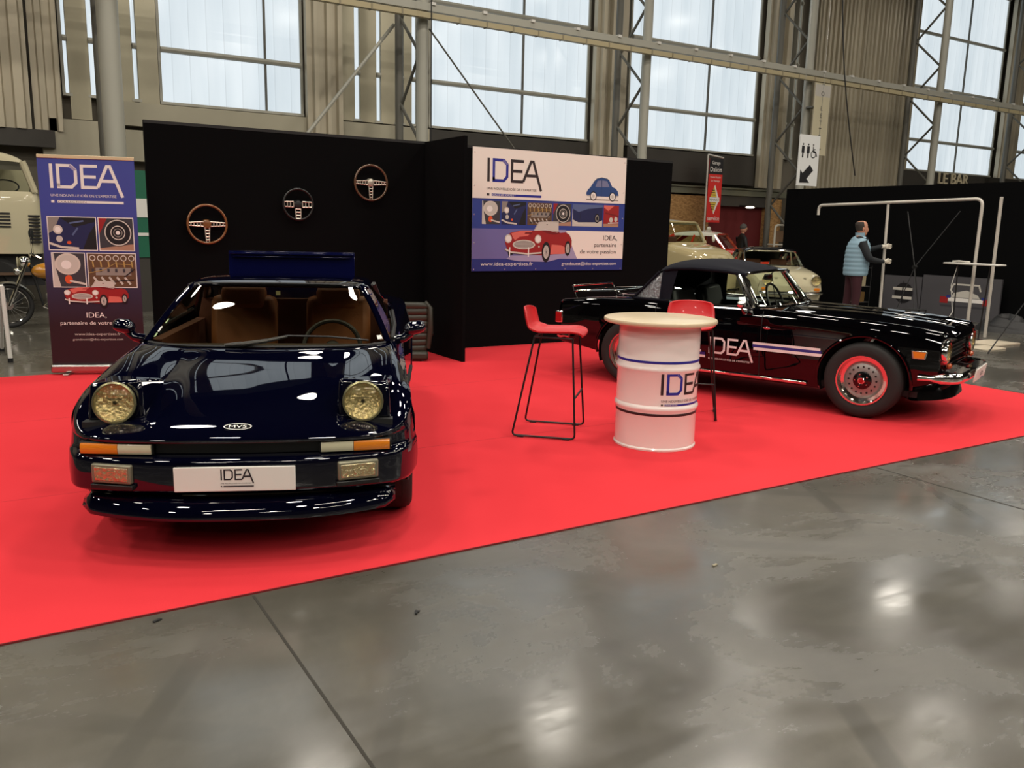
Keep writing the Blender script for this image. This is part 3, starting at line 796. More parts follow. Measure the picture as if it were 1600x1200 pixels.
# raised engine lid behind the roof
lid = MB(); lid.box((0, 2.40, 1.155), (.86, .03, .32), RX(-4)); lid.box((0, 2.376, 1.30), (.84, .03, .012), RX(-4)); lid.box((0, 2.37, 1.28), (.8, .02, .004), RX(-4))
lid.build('engine_lid', M_lid, mvs, bevel=.008)
rw = MB(); rw.grid([[V((x, y, z)) for x in (-.5, 0, .5)] for (y, z) in ((2.30, 1.14), (2.36, .98))]); rw.build('rear_window', M_glass, mvs)
# interior
MB().box2((-.64, 1.17, .60), (.64, 1.36, .815)).build('dashboard', M_dash, mvs, bevel=.03)
i_ = MB(); i_.box2((-.66, 1.3, .25), (.66, 2.6, .3)); i_.box2((-.68, 1.3, .3), (-.62, 2.5, .84)); i_.box2((.62, 1.3, .3), (.68, 2.5, .84)); i_.box2((-.66, 2.46, .3), (.66, 2.5, .98))
i_.build('cabin_trim', M_tand, mvs, smooth=False)
MB().box2((-.5, 1.66, 1.118), (.5, 2.26, 1.128)).build('headlining', M_tand, mvs, smooth=False)
for s in (-1, 1):
    st = MB(); st.box((s * .32, 2.05, .45), (.46, .5, .16)); st.box((s * .32, 2.27, .74), (.44, .14, .56), RX(-14)); o = st.build('seat', M_tan, mvs, bevel=.05)
    h = MB(); h.box((s * .32, 2.30, 1.0), (.30, .11, .17), RX(-10)); h.build('headrest', M_tan, o, bevel=.04)
MB().box2((-.06, 1.36, .35), (.06, 2.3, .62)).build('centre_console', M_tand, mvs, bevel=.02)
sw = MB(); rot = RX(68) 
sw.tube([V((.33, 1.47, .770)) + rot @ V((.17 * math.cos(a), .17 * math.sin(a), 0)) for a in [2 * pi * k / 32 for k in range(32)]], .014, 8, closed=True)
for a in (pi, 0, -pi / 2): sw.tube([V((.33, 1.47, .770)) + rot @ V((.03 * math.cos(a), .03 * math.sin(a), -.02)), V((.33, 1.47, .770)) + rot @ V((.18 * math.cos(a), .18 * math.sin(a), 0))], .012, 6)
sw.lathe([(.05, 0), (.04, .02), (0, .025)], 16, (.33, 1.48, .765), rot); sw.build('steering_wheel', M_blackplastic, mvs)
MB().box((0, 1.60, 1.09), (.025, .012, .025)).build('mirror_mount', mat('pale_label', (190, 185, 140), .5), ws, smooth=False)
# pop-up headlamps
for s in (-1, 1):
    a = [V((.432, .215, .615)), V((.688, .232, .605)), V((.676, .262, .777)), V((.446, .240, .802))]   # front face, low inner, low outer, top outer, top inner
    k = [V((.436, .62, .700)), V((.700, .64, .720)), V((.695, .62, .752)), V((.440, .60, .738))]
    q = MB(); vs = [V((s * p.x, p.y, p.z)) for p in a + k]
    q.add(vs, [(0, 1, 2, 3), (4, 5, 6, 7), (0, 1, 5, 4), (1, 2, 6, 5), (2, 3, 7, 6), (3, 0, 4, 7)])
    pod = q.build('headlamp_pod', M_navy, mvs, bevel=.016)
    q = MB(); q.box2((s * .425, .19, .585), (s * .695, .25, .612)); q.build('pod_gap', M_black, pod, smooth=False)
    ry = RX(90) @ RX(-8)
    nt = RX(90 - 8)
    lamp_round(pod, (s * .556, .204, .697), .092, nt, ring=mat('lamp_ring', (150, 145, 110), .25, .8))
# indicator and side light units
for s in (-1, 1):
    def unit(x0, x1, z0, z1, m, name, par, d=.022):
        yf = lambda x: .062 + .045 * max(0, (x - .3) / .38) ** 1.3
        n = 6; P = []
        for (dz, dy) in ((0, .03), (0, 0), (.012, -.006), (z1 - z0 - .012, -.006), (z1 - z0, 0), (z1 - z0, .03)):
            P.append([V((s * (x0 + (x1 - x0) * t / n), yf(x0 + (x1 - x0) * t / n) + dy, z0 + dz)) for t in range(n + 1)])
        q = MB(); q.grid(P)
        for e in (0, n): q.add([r[e] for r in P], [tuple(range(len(P)))])
        return q.build(name, m, par, ang=30)
    h = unit(.362, .688, .483, .539, M_blackplastic, 'indicator_housing', mvs)
    h.location = (0, .016, 0)
    unit(.37, .515, .489, .534, M_clearlens, 'side_light_lens', h).location = (0, -.016, 0)
    unit(.517, .68, .489, .534, M_amber, 'indicator_lens', h).location = (0, -.016, 0)
    # fog lamp
    cx, cy, cz = s * .533, .055, .408; rz = RZ(s * 16)
    q = MB(); q.box((cx, cy + .01, cz), (.188, .05, .088), rz); f = q.build('fog_lamp', mat('fog_frame', (128, 124, 104), .35, .4), mvs, bevel=.008)
    q = MB(); q.box(V((cx, cy, cz)) + rz @ V((0, -.016, 0)), (.158, .006, .062), rz); q.build('fog_reflector', M_refl, f, bevel=.004)
    q = MB()
    for k in range(-3, 4): q.box(V((cx, cy, cz)) + rz @ V((k * .022, -.021, 0)), (.012, .006, .056), rz)
    q.build('fog_lens', M_lens, f, bevel=.002)
    q = MB(); q.box(V((cx, cy, cz)) + rz @ V((0, -.005, -.058)), (.2, .03, .022), rz); q.build('lamp_bracket', M_blackplastic, f, bevel=.004)
# front spoiler lip
P = []
for k in range(31):
    x = -.705 + 1.41 * k / 30; yy = -.025 + .18 * (abs(x) / .705) ** 2.6; c = []
    for (dy, z) in ((.12, .292), (.03, .290), (.004, .278), (-.010, .245), (-.022, .222), (-.018, .206), (.02, .198), (.12, .200)):
        e = max(0, (abs(x) - .66) / .045); z2 = z + (.245 - z) * .55 * e * e; c.append(V((x, yy + dy + e * .02, z2)))
    P.append(c)
sp = MB(); sp.grid(P, close_v=True); sp.add(P[0], [tuple(range(8))]); sp.add(P[-1], [tuple(range(8))]); sp.build('front_spoiler', M_navy, mvs, ang=60)
# mirrors
for s in (-1, 1):
    q = MB(); P = []
    for i in range(13):
        t = i / 12; xx = .762 + .135 * t
        hh = .045 * math.sqrt(max(0, 1 - (2 * t - 1) ** 4)) * (1.0 if t > .3 else .7 + t) + .002; dd = .055 * math.sqrt(max(0, 1 - (2 * t - 1) ** 4)) + .002
        P.append([V((s * xx, 1.30 + .05 * t + dd * math.cos(a), .905 + .006 * t + hh * math.sin(a) * (1 if math.sin(a) > 0 else 1.0 - .5 * t))) for a in [2 * pi * k / 20 for k in range(20)]])
    q.grid(P, close_v=True); m_ = q.build('door_mirror', M_navy, mvs)
    q = MB(); q.tube([(s * .80, 1.31, .885), (s * .765, 1.29, .855), (s * .715, 1.30, .842)], [.03, .024, .03], 10); q.build('mirror_foot', M_navy, m_)
    q = MB(); q.lathe([(.045, 0), (0, .003)], 20, (s * .83, 1.375, .905), RX(-90)); q.build('mirror_glass', M_chrome, m_)
# wiper, stickers
q = MB(); q.tube([(-.13, 1.03, .85), (.0, 1.045, .868), (.11, 1.085, .888)], [.014, .012, .008], 8); q.tube([(-.22, 1.03, .845), (-.13, 1.03, .852)], [.01, .014], 8); wp = q.build('wiper_arm', mat('dark_wiper', (60, 58, 54), .35, .6), mvs)
MB().tube([(.0, 1.055, .868), (.11, 1.083, .892), (.34, 1.10, .886), (.56, 1.125, .862)], .006, 6).build('wiper_blade', M_blackplastic, wp)
def wpt(u, v):  # point on the windscreen, u across (-1..1), v up (0..1)
    i = v * (len(DW) - 1); j = abs(u) * (len(DW[0]) - 1); i0 = min(int(i), len(DW) - 2); j0 = min(int(j), len(DW[0]) - 2); a, b = i - i0, j - j0
    p = (DW[i0][j0] * (1 - a) + DW[i0 + 1][j0] * a) * (1 - b) + (DW[i0][j0 + 1] * (1 - a) + DW[i0 + 1][j0 + 1] * a) * b
    return V((math.copysign(1, u) * p.x, p.y - .004, p.z + .004))
def sticker(u0, u1, v0, v1, m, name='sticker'):
    q = MB(); q.grid([[wpt(u, v) for u in (u0, u1)] for v in (v0, v1)]); return q.build(name, m, ws, smooth=False)
M_stk = mat('sticker_green', (150, 170, 120), .5); M_stw = mat('sticker_white', (205, 205, 200), .5)
sticker(-.97, -.92, .16, .24, M_stw); sticker(-.97, -.93, .08, .14, M_stk); sticker(-.93, -.89, .29, .36, M_stk)
sticker(.86, .97, .06, .12, M_stw)
# number plate with logo
q = MB(); q.box2((-.262, -.012, .335), (.262, -.004, .449)); pl = q.build('number_plate', M_plate, mvs, bevel=.004)
a_ = Art(lambda u, v, l: (u, -.0125 - l, v), {'d': M_logodark, 'b': M_logoblue}); a_.logo(-.062, .388, .05, 'd', 'd'); a_.build('plate_lettering', pl)
# nose badge
def bf(u, v, l): return (u, .103 + v * .86 - l * .5, .6045 + v * .50 + l)
a_ = Art(bf, {'c': M_alu, 'k': M_blackgloss}); a_.ell(0, 0, .062, .021, 'c', 32); a_.ell(0, 0, .057, .0175, 'k', 32); a_.text('MVS', 0, -.009, .018, 'c', w=.078, al='c'); a_.layer = 0
a_.build('badge', mvs)
# wheels and arch lips
for s in (-1, 1):
    wheel(mvs, (s * .70, .75, .305), .305, .19, .19, s, 'alloy'); wheel(mvs, (s * .71, 3.12, .31), .31, .22, .19, s, 'alloy')
    l_ = MB(); arch_lip(l_, DB, (.75, .30), .356, .010, -10, 190, .002, 1)
    l_ = MB()
    for (c, r) in (((.75, .30), .356), ((3.12, .30), .374)):
        pts = []
        for k in range(33):
            a = math.radians(-8 + 196 * k / 32); y = c[0] + r * math.cos(a); z = c[1] + r * math.sin(a); pts.append((s * (side_x(DB, y, z) - .002), y, z))
        l_.tube(pts, .010, 8)
    l_.build('wheel_arch_lip', M_navy, mvs)
    # rubbing strip along the flank
    pts = [(s * (side_x(DB, y, .46) + .004), y, .46) for y in [1.15 + i * .1 for i in range(16)]]
    MB().tube(pts, .011, 6).build('flank_moulding', M_blackplastic, mvs)
# ================================================================== BLACK ROADSTER WITH SOFT TOP (right)
tr = thing('roadster', 'shiny black classic roadster with closed soft top and white logo on the door', 'car', (7.112, 3.927, 0.009), math.radians(21.16))
M_cloth = mat('dark_blue_soft_top', (13, 14, 24), 0.9, spec=.2, bump=.15, bscale=180)
# section across the car at each y : centre -> shoulder -> sill
T_y = [.20, .40, .76, 1.15, 1.55, 1.75, 2.3, 2.75, 3.0, 3.45, 3.84]
T_c = [.775, .805, .838, .852, .856, .80, .80, .83, .835, .815, .785]      # centre height
T_s = [.765, .790, .815, .830, .842, .846, .842, .842, .838, .822, .790]     # wing top
T_x = [.655, .672, .690, .695, .698, .700, .705, .705, .700, .680, .645]    # wing top half width
top = []
for y, c, z, x in zip(T_y, T_c, T_s, T_x):
    top.append([V((0, y, c)), V((.16, y, c)), V((.30, y, c - .018)), V((.44, y, z - .030)), V((x - .12, y, z - .006)), V((x - .035, y, z + .002)), V((x, y, z - .018))])
side = []
for y, z, x in zip(T_y, T_s, T_x):
    zb = .36 if y < .3 else (.30 if y < .5 else .205)
    if y > 3.3: zb = .30 + (y - 3.4) * .1
    side.append([V((x, y, z - .018)), V((x + .022, y, z - .07)), V((x + .035, y, .62)), V((x + .036, y, .48)), V((x + .025, y, .36 if y > .3 else .40)), V((x + .0, y, zb))])
DT = patch(top, 9, 5); DS = patch(side, 9, 7)
ci = ((.764, .315, .372), (3.0, .315, .372))
bd = MB(); hd = MB(); dr = MB(); bt = MB()
def yidx(y): return min(range(len(DS)), key=lambda i: abs(DS[i][0].y - y))
yi = [yidx(1.66), yidx(2.72), yidx(.30), yidx(1.52), yidx(3.1), yidx(3.78)]
nS = len(DS[0]) - 1; nT = len(DT[0]) - 1
both(bd, sub(DS, 0, yi[0], 0, nS), ci); both(bd, sub(DS, yi[1], len(DS) - 1, 0, nS), ci)
J = 16   # column where the bonnet meets the wing
both(hd, sub(DT, yi[2], yi[3], 0, J)); both(bt, sub(DT, yi[4], yi[5], 0, J))
both(bd, sub(DT, 0, yi[2], 0, J)); both(bd, sub(DT, 0, len(DT) - 1, J, nT)); both(bd, sub(DT, yi[3], yidx(1.66), 0, J)); both(bd, sub(DT, yidx(2.86), yi[4], 0, J)); both(bd, sub(DT, yi[5], len(DT) - 1, 0, J))
# nose face: bonnet lip, headlamp brows, grille mouth
F_ = [[(0, .20, .775), (.25, .20, .765), (.42, .20, .745), (.55, .20, .758), (.62, .20, .765), (.655, .20, .747)],
      [(0, .125, .735), (.25, .13, .732), (.42, .145, .715), (.55, .16, .725), (.63, .18, .720), (.665, .20, .70)],
      [(0, .12, .700), (.25, .125, .700), (.42, .145, .690), (.55, .165, .700), (.64, .19, .690), (.685, .215, .66)],
      [(0, .20, .690), (.25, .20, .690), (.42, .19, .685), (.55, .185, .66), (.645, .20, .62), (.69, .22, .60)],
      [(0, .24, .60), (.25, .24, .60), (.42, .22, .60), (.55, .19, .60), (.645, .20, .56), (.69, .22, .54)],
      [(0, .22, .50), (.25, .22, .50), (.42, .21, .50), (.55, .19, .50), (.645, .195, .47), (.69, .22, .46)],
      [(0, .17, .47), (.25, .17, .47), (.42, .17, .47), (.55, .18, .44), (.645, .20, .42), (.685, .23, .40)],
      [(0, .18, .38), (.25, .18, .38), (.42, .19, .37), (.55, .20, .36), (.64, .24, .355), (.67, .28, .355)]]
both(bd, patch([[V(p) for p in r] for r in F_], 5, 5))
# tail face
K_ = [[(0, 3.84, .785), (.3, 3.84, .772), (.5, 3.84, .77), (.61, 3.84, .79), (.645, 3.84, .772)],
      [(0, 3.885, .765), (.3, 3.885, .755), (.5, 3.885, .75), (.61, 3.88, .77), (.655, 3.865, .75)],
      [(0, 3.90, .70), (.3, 3.90, .70), (.5, 3.90, .70), (.62, 3.89, .70), (.675, 3.865, .68)],
      [(0, 3.88, .50), (.3, 3.88, .50), (.5, 3.88, .50), (.62, 3.87, .50), (.68, 3.85, .50)],
      [(0, 3.80, .36), (.3, 3.80, .36), (.5, 3.80, .36), (.60, 3.80, .36), (.645, 3.80, .36)]]
both(bd, patch([[V(p) for p in r] for r in K_], 5, 5))
bd.build('body', M_blackcar, tr, ang=50); hd.build('bonnet', M_blackcar, tr, ang=60); bt.build('boot_lid', M_blackcar, tr, ang=60)
# raised centre bulge of the bonnet
hb = MB(); Pb = [[V((x, y, pchip(T_y, T_c, y) + .012 - .03 * (abs(x) / .17) ** 3)) for x in [-.17 + .034 * i for i in range(11)]] for y in [.28 + .09 * i for i in range(14)]]
hb.grid(Pb); hb.build('bonnet_bulge', M_blackcar, tr)
for s in (-1, 1):
    q = MB(); g0 = sub(DS, yi[0], yi[1], 0, nS); g0 = [[V((s * p.x, p.y, p.z)) for p in r] for r in g0]; q.grid(g0)
    d_ = q.build('door', M_blackcar, tr, ang=60)
    gp = MB()
    for i in (0, -1): gp.tube([V((p.x + s * .0015, p.y, p.z)) for p in g0[i]], .0035, 4)
    gp.build('door_gap', M_black, d_)
    q = MB(); q.box((s * .742, 2.55, .70), (.02, .13, .018)); q.build('door_handle', M_chrome, d_, bevel=.006)
    if s < 0:
        # logo and stripes on the near door
        ex = lambda y, z: -(side_x(DS, y, z) + .003)
        fr = lambda u, v, l: (ex(2.14 - u, v) - l, 2.14 - u, v)
        a_ = Art(fr, {'w': mat('decal_white', (226, 216, 214), .4), 'b': mat('decal_blue', (46, 44, 120), .4)})
        fr0 = a_.fr; h = .152; a_.logo(0, .408, h, 'w', 'w', n=3, sub=False, sx=1.22)
        a_.text("UNE NOUVELLE IDÉE DE L'EXPERTISE", 0, .352, h * .1, 'w', w=.40)
        a_.rect(.42, .531, 1.02, .553, 'w', 12); a_.rect(.42, .506, 1.03, .531, 'b', 12); a_.rect(.43, .481, 1.04, .506, 'w', 12)
        a_.rect(-.42, .412, -.07, .432, 'w', 8); a_.rect(-.42, .385, -.03, .412, 'b', 8); a_.rect(-.42, .362, -.03, .385, 'w', 8)
        a_.build('door_lettering', d_)
MB().box2((-.62, .35, .21), (.62, 3.35, .26)).build('underbody', M_black, tr, smooth=False)
for cy in (.764, 3.0):
    for s in (-1, 1):
        wh = MB(); wh.grid([[V((s * (.68 if xx else .40), cy + .368 * math.cos(a), .315 + .368 * math.sin(a))) for a in [math.radians(-20 + 220 * k / 24) for k in range(25)]] for xx in (0, 1)]); wh.build('wheel_house', M_black, tr)
for s in (-1, 1):
    for cy in (.764, 3.0):
        wheel(tr, (s * .645, cy, .318), .318, .19, .205, s, 'steel')
        pts = [(s * (side_x(DS, cy + .376 * math.cos(a), .315 + .376 * math.sin(a)) + .002), cy + .376 * math.cos(a), .315 + .376 * math.sin(a)) for a in [math.radians(-5 + 190 * k / 36) for k in range(37)]]
        MB().tube(pts, .013, 8).build('wheel_arch_lip', M_blackcar, tr)
    MB().box2((s * .705, 1.22, .222), (s * .728, 2.56, .246)).build('sill_strip', M_chrome, tr, bevel=.004)
    # lamps
    lamp_round(tr, (s * .555, .165, .60), .088, RX(90), ring=M_chrome)
    MB().lathe([(.098, -.06), (.106, -.01), (.1, .008), (.09, .012)], 36, (s * .555, .165, .60), RX(90)).build('headlamp_bezel', M_chrome, tr)
    q = MB(); q.add([V((s * .728, y, z)) for y, z in ((.28, .612), (.405, .612), (.39, .545), (.295, .545))] + [V((s * .700, y, z)) for y, z in ((.28, .612), (.405, .612), (.39, .545), (.295, .545))], [(0, 1, 2, 3), (4, 5, 6, 7), (0, 1, 5, 4), (1, 2, 6, 5), (2, 3, 7, 6), (3, 0, 4, 7)])
    o = q.build('side_marker', M_chrome, tr, bevel=.003)
    q = MB(); q.add([V((s * .731, y, z)) for y, z in ((.293, .604), (.392, .604), (.38, .553), (.305, .553))], [(0, 1, 2, 3)]); q.build('marker_lens', M_amber, o)
    q = MB(); q.ell((s * .50, .155, .485), (.055, .022, .024)); q.build('front_indicator', mat('amber_dark', (168, 70, 22), .25, coat=.6), tr)
    # tail lamp cluster wraps round the corner
    q = MB(); q.box((s * .655, 3.865, .605), (.07, .09, .125)); o = q.build('tail_lamp', M_chrome, tr, bevel=.012)
    q = MB(); q.box((s * .660, 3.867, .605), (.072, .075, .10)); q.build('tail_lens', M_redlens, o, bevel=.008)
# bumpers
def bumper(y0, z, sg, wrap, name):
    pts = []
    for i in range(41):
        x = -.735 + 1.47 * i / 40; e = max(0, (abs(x) - .5) / .235); pts.append(V((x, y0 + sg * (.03 * (x / .7) ** 2 + wrap * e ** 2.4), z + .0)))
    q = MB(); P = []
    for i, p in enumerate(pts):
        t = pts[min(i + 1, 40)] - pts[max(i - 1, 0)]; nrm = V((t.y, -t.x, 0)).normalized() * sg
        k = 1 if 1 < i < 39 else .5
        P.append([p + nrm * d * k + V((0, 0, h * k)) for d, h in ((0, .042), (.018, .036), (.026, .012), (.026, -.012), (.018, -.036), (0, -.042), (-.008, -.03), (-.008, .03))])
    q.grid(P, close_v=True); q.add(P[0], [tuple(range(8))]); q.add(P[-1], [tuple(range(8))])
    return q.build(name, M_chrome, tr, ang=70)
fb = bumper(.045, .395, 1, .26, 'front_bumper'); rb = bumper(3.965, .42, -1, .24, 'rear_bumper')
for s in (-1, 1):
    MB().box((s * .34, .10, .395), (.03, .16, .03)).build('bumper_iron', M_black, fb)
# grille, air dam, plate
g_ = MB()
for k in range(5): g_.box((0, .212, .52 + k * .035), (.80, .03, .008))
g_.box((0, .225, .595), (.82, .004, .2)); g_.build('grille', M_blackplastic, tr, smooth=False)
q = MB(); P = []
for i in range(25):
    x = -.60 + 1.2 * i / 24; yy = .17 + .20 * (abs(x) / .6) ** 3; P.append([V((x, yy + .08, .39)), V((x, yy + .03, .33)), V((x, yy - .01, .25)), V((x, yy - .03, .185)), V((x, yy + .02, .18)), V((x, yy + .1, .21))])
q.grid(P); q.build('air_dam', M_blackgloss, tr, ang=60)
q = MB(); q.box((.04, .002, .385), (.50, .012, .11), RX(8)); fp = q.build('front_plate', M_plate, tr, bevel=.003)
MB().box((.04, .04, .45), (.50, .08, .012)).build('plate_shelf', M_blackgloss, fp)
a_ = Art(lambda u, v, l: (.04 + u, -.006 - l + v * .14, .385 + v), {'d': M_logodark, 'b': M_logoblue}); a_.logo(-.06, -.015, .05, 'd', 'd', n=1, sub=False); a_.rect(-.06, -.035, .06, -.03, 'b'); a_.build('plate_lettering', fp)
# windscreen with chrome frame
Wt = [[V((0, 1.575, .855)), V((.35, 1.605, .858)), V((.55, 1.66, .860)), V((.635, 1.735, .862))],
      [V((0, 1.70, 1.01)), V((.33, 1.73, 1.01)), V((.52, 1.775, 1.005)), V((.595, 1.83, 1.0))],
      [V((0, 1.83, 1.165)), V((.3, 1.85, 1.160)), V((.48, 1.89, 1.150)), V((.545, 1.93, 1.135))]]
DWt = patch(Wt, 8, 6); q = MB(); both(q, DWt); wst = q.build('windscreen', M_glassclear, tr)
loop = [V((-p.x, p.y, p.z)) for p in DWt[0][::-1]] + [V(p) for p in DWt[0][1:]] + [V(r[-1]) for r in DWt[1:]] + [V(p) for p in DWt[-1][::-1][1:]] + [V((-p.x, p.y, p.z)) for p in DWt[-1][1:]] + [V((-r[-1].x, r[-1].y, r[-1].z)) for r in DWt[::-1][1:-1]]
MB().tube(loop, .014, 8, closed=True).build('windscreen_frame', M_chrome, wst)
for s in (-1, 1):
    MB().tube([(s * .655, 1.76, .845), (s * .62, 1.85, .98), (s * .57, 1.955, 1.135)], .017, 8).build('windscreen_pillar', M_chrome, tr)
    # side window with frame
    q = MB(); q.grid(patch([[V((s * .66, 1.80, .85)), V((s * .668, 2.2, .85)), V((s * .66, 2.60, .86))], [V((s * .62, 1.90, 1.0)), V((s * .625, 2.2, 1.0)), V((s * .62, 2.60, 1.0))], [V((s * .575, 1.985, 1.125)), V((s * .58, 2.25, 1.13)), V((s * .58, 2.55, 1.125))]], 4, 4))
    sg = q.build('side_window', M_glassclear, tr)
    q = MB(); q.tube([(s * .668, 1.78, .848), (s * .674, 2.2, .85), (s * .668, 2.64, .86)], .010, 6); q.tube([(s * .665, 1.80, .85), (s * .578, 1.985, 1.13)], .008, 6); q.build('window_trim', M_chrome, sg)
    q = MB(); q.tube([(s * .662, 1.84, .90), (s * .665, 1.88, .86), (s * .672, 2.03, .852)], .006, 6); q.build('vent_trim', M_seal, sg)
# soft top
R_ = [(1.90, 1.158, 1.128, .56), (1.97, 1.192, 1.155, .575), (2.15, 1.232, 1.180, .59), (2.40, 1.255, 1.190, .60), (2.60, 1.245, 1.180, .60), (2.76, 1.205, 1.140, .59), (2.86, 1.12, 1.06, .60), (3.0, .985, .955, .605), (3.10, .87, .862, .60)]
ST = []
for (y, zc, ze, x) in R_:
    ST.append([V((0, y, zc)), V((.2, y, zc - .004)), V((.40, y + (.0 if y < 2.8 else -.02), zc - .022)), V((x - .06, y + (0 if y < 2.8 else -.06), ze + .012)), V((x, y + (0 if y < 2.8 else -.10), ze - .02))])
q = MB(); both(q, patch(ST, 6, 5)); sft = q.build('soft_top', M_cloth, tr, ang=60)
for s in (-1, 1):
    q = MB(); q.tube([(s * .565, 1.90, 1.135), (s * .585, 2.1, 1.16), (s * .602, 2.4, 1.172), (s * .602, 2.62, 1.16), (s * .595, 2.70, 1.14)], .017, 8); q.build('drip_rail', M_cloth, sft)
    # fabric panel behind the door window, clear rear quarter, fabric around it
    q = MB(); q.grid(patch([[V((s * .60, 2.56, 1.16)), V((s * .60, 2.72, 1.13))], [V((s * .635, 2.585, 1.0)), V((s * .635, 2.70, 1.0))], [V((s * .665, 2.60, .845)), V((s * .66, 2.72, .845))]], 4, 3)); q.build('quarter_panel', M_cloth, sft)
    q = MB(); q.grid(patch([[V((s * .596, 2.715, 1.13)), V((s * .588, 2.745, 1.115)), V((s * .588, 2.76, 1.105))], [V((s * .63, 2.70, 1.0)), V((s * .625, 2.80, 1.0)), V((s * .60, 2.875, .995))], [V((s * .657, 2.70, .865)), V((s * .655, 2.85, .87)), V((s * .615, 3.0, .865))]], 5, 5))
    mq = bpy.data.materials.get('crinkled_vinyl') or mat('crinkled_vinyl', (130, 134, 138), .05, .6, coat=1, bump=1.6, bscale=42)
    q.build('quarter_window', mq, sft)
    q = MB(); q.tube([(s * .588, 2.765, 1.12), (s * .605, 2.89, .99), (s * .62, 3.02, .86)], .016, 6); q.tube([(s * .60, 2.715, 1.13), (s * .665, 2.705, .86)], .012, 6); q.tube([(s * .665, 2.6, .852), (s * .662, 2.85, .856), (s * .62, 3.02, .856)], .014, 6); q.build('quarter_binding', M_cloth, sft)
    # door mirror
    q = MB(); q.ell((s * .80, 1.83, .885), (.055, .04, .038)); mm = q.build('door_mirror', M_chrome, tr); q = MB(); q.tube([(s * .79, 1.83, .855), (s * .745, 1.83, .82), (s * .70, 1.83, .805)], [.010, .014, .03], 10); q.build('mirror_foot', M_chrome, mm)
# chrome beads
for s in (-1, 1):
    pts = [V((s * (pchip(T_y, T_x, y) - .095), y, pchip(T_y, T_s, y) + .002)) for y in [2.95 + .09 * i for i in range(10)]]
    MB().tube(pts, .006, 6).build('wing_bead', M_chrome, tr)
# boot rack
rk = MB()
rk.tube(fillet([(-.42, 3.82, .79), (-.42, 3.86, .86), (-.42, 3.32, .90), (-.42, 3.25, .845)], .05), .009, 8)
rk.tube(fillet([(.42, 3.82, .79), (.42, 3.86, .86), (.42, 3.32, .90), (.42, 3.25, .845)], .05), .009, 8)
for y, z in ((3.86, .87), (3.6, .89), (3.36, .905)): rk.tube([(-.42, y - .02, z - .008), (.42, y - .02, z - .008)], .009, 8)
rk.tube(fillet([(-.42, 3.86, .862), (-.42, 3.88, .915), (.42, 3.88, .915), (.42, 3.86, .862)], .05), .009, 8)
for x in (-.2, 0, .2): rk.tube([(x, 3.85, .87), (x, 3.33, .90)], .006, 6)
rk.build('luggage_rack', M_chrome, tr)
# cowl, wipers, interior
for x in (-.22, .22):
    q = MB(); q.tube([(x, 1.53, .865), (x + .1, 1.62, .90), (x + .16, 1.665, .93)], .006, 6); q.tube([(x, 1.615, .885), (x + .3, 1.645, .905)], .005, 6); q.build('wiper', M_chrome, tr)
q = MB(); q.box2((-.64, 1.72, .6), (.64, 1.80, .83)); q.build('dashboard', mat('walnut', (86, 52, 30), .35), tr, bevel=.01)
q = MB(); q.box2((-.66, 1.7, .24), (.66, 2.95, .28)); q.box2((-.66, 2.86, .28), (.66, 2.9, .82)); q.box2((-.67, 1.7, .28), (-.655, 2.9, .82)); q.box2((.655, 1.7, .28), (.67, 2.9, .82)); q.build('cabin_trim', M_black, tr, smooth=False)
M_seatb = mat('black_seat_vinyl', (30, 31, 33), .45)
for s in (-1, 1):
    q = MB(); q.box((s * .33, 2.35, .42), (.46, .5, .15)); q.box((s * .33, 2.60, .70), (.44, .13, .55), RX(-16)); o = q.build('seat', M_seatb, tr, bevel=.045)
q = MB(); rot = RX(66); c = V((.34, 1.93, .84))
q.tube([c + rot @ V((.19 * math.cos(a), .19 * math.sin(a), 0)) for a in [2 * pi * k / 32 for k in range(32)]], .012, 8, closed=True)
for a in (pi, 0, -pi / 2): q.tube([c, c + rot @ V((.18 * math.cos(a), .18 * math.sin(a), 0))], .009, 6)
q.build('steering_wheel', M_blackplastic, tr)
q = MB(); q.box((0, 1.90, 1.10), (.17, .03, .055)); im = q.build('interior_mirror', M_blackgloss, tr, bevel=.012)
MB().tube([(0, 1.88, 1.12), (0, 1.85, 1.155)], .006, 6).build('mirror_stem', M_chrome, im)
MB().tube([(0, 1.80, .83), (0, 1.84, 1.0), (0, 1.865, 1.12)], .004, 6).build('windscreen_stay', M_chrome, tr)
q = MB(); q.ell((-.737, 1.605, .687), (.004, .035, .012)); q.build('wing_badge', M_chrome, tr)
# ================================================================== BLACK PARTITION OF THE STAND
t = thing('partition_wall', 'tall black cloth partition wall forming the back of the stand', 'partition', (1.415, 9.33, .0065))
for i in range(7):
    MB().box2((i * .996, 0, 0), ((i + 1) * .996, .05, 2.49)).build('wall_panel', M_blackcloth, t, smooth=False)
MB().box2((3.085, -.98, 0), (3.125, -.002, 2.485)).build('side_panel', M_blackcloth, t, smooth=False)
q = MB()
q.box2((0, -.002, 2.46), (6.97, .0, 2.49)); q.build('top_rail', M_black, t, smooth=False)

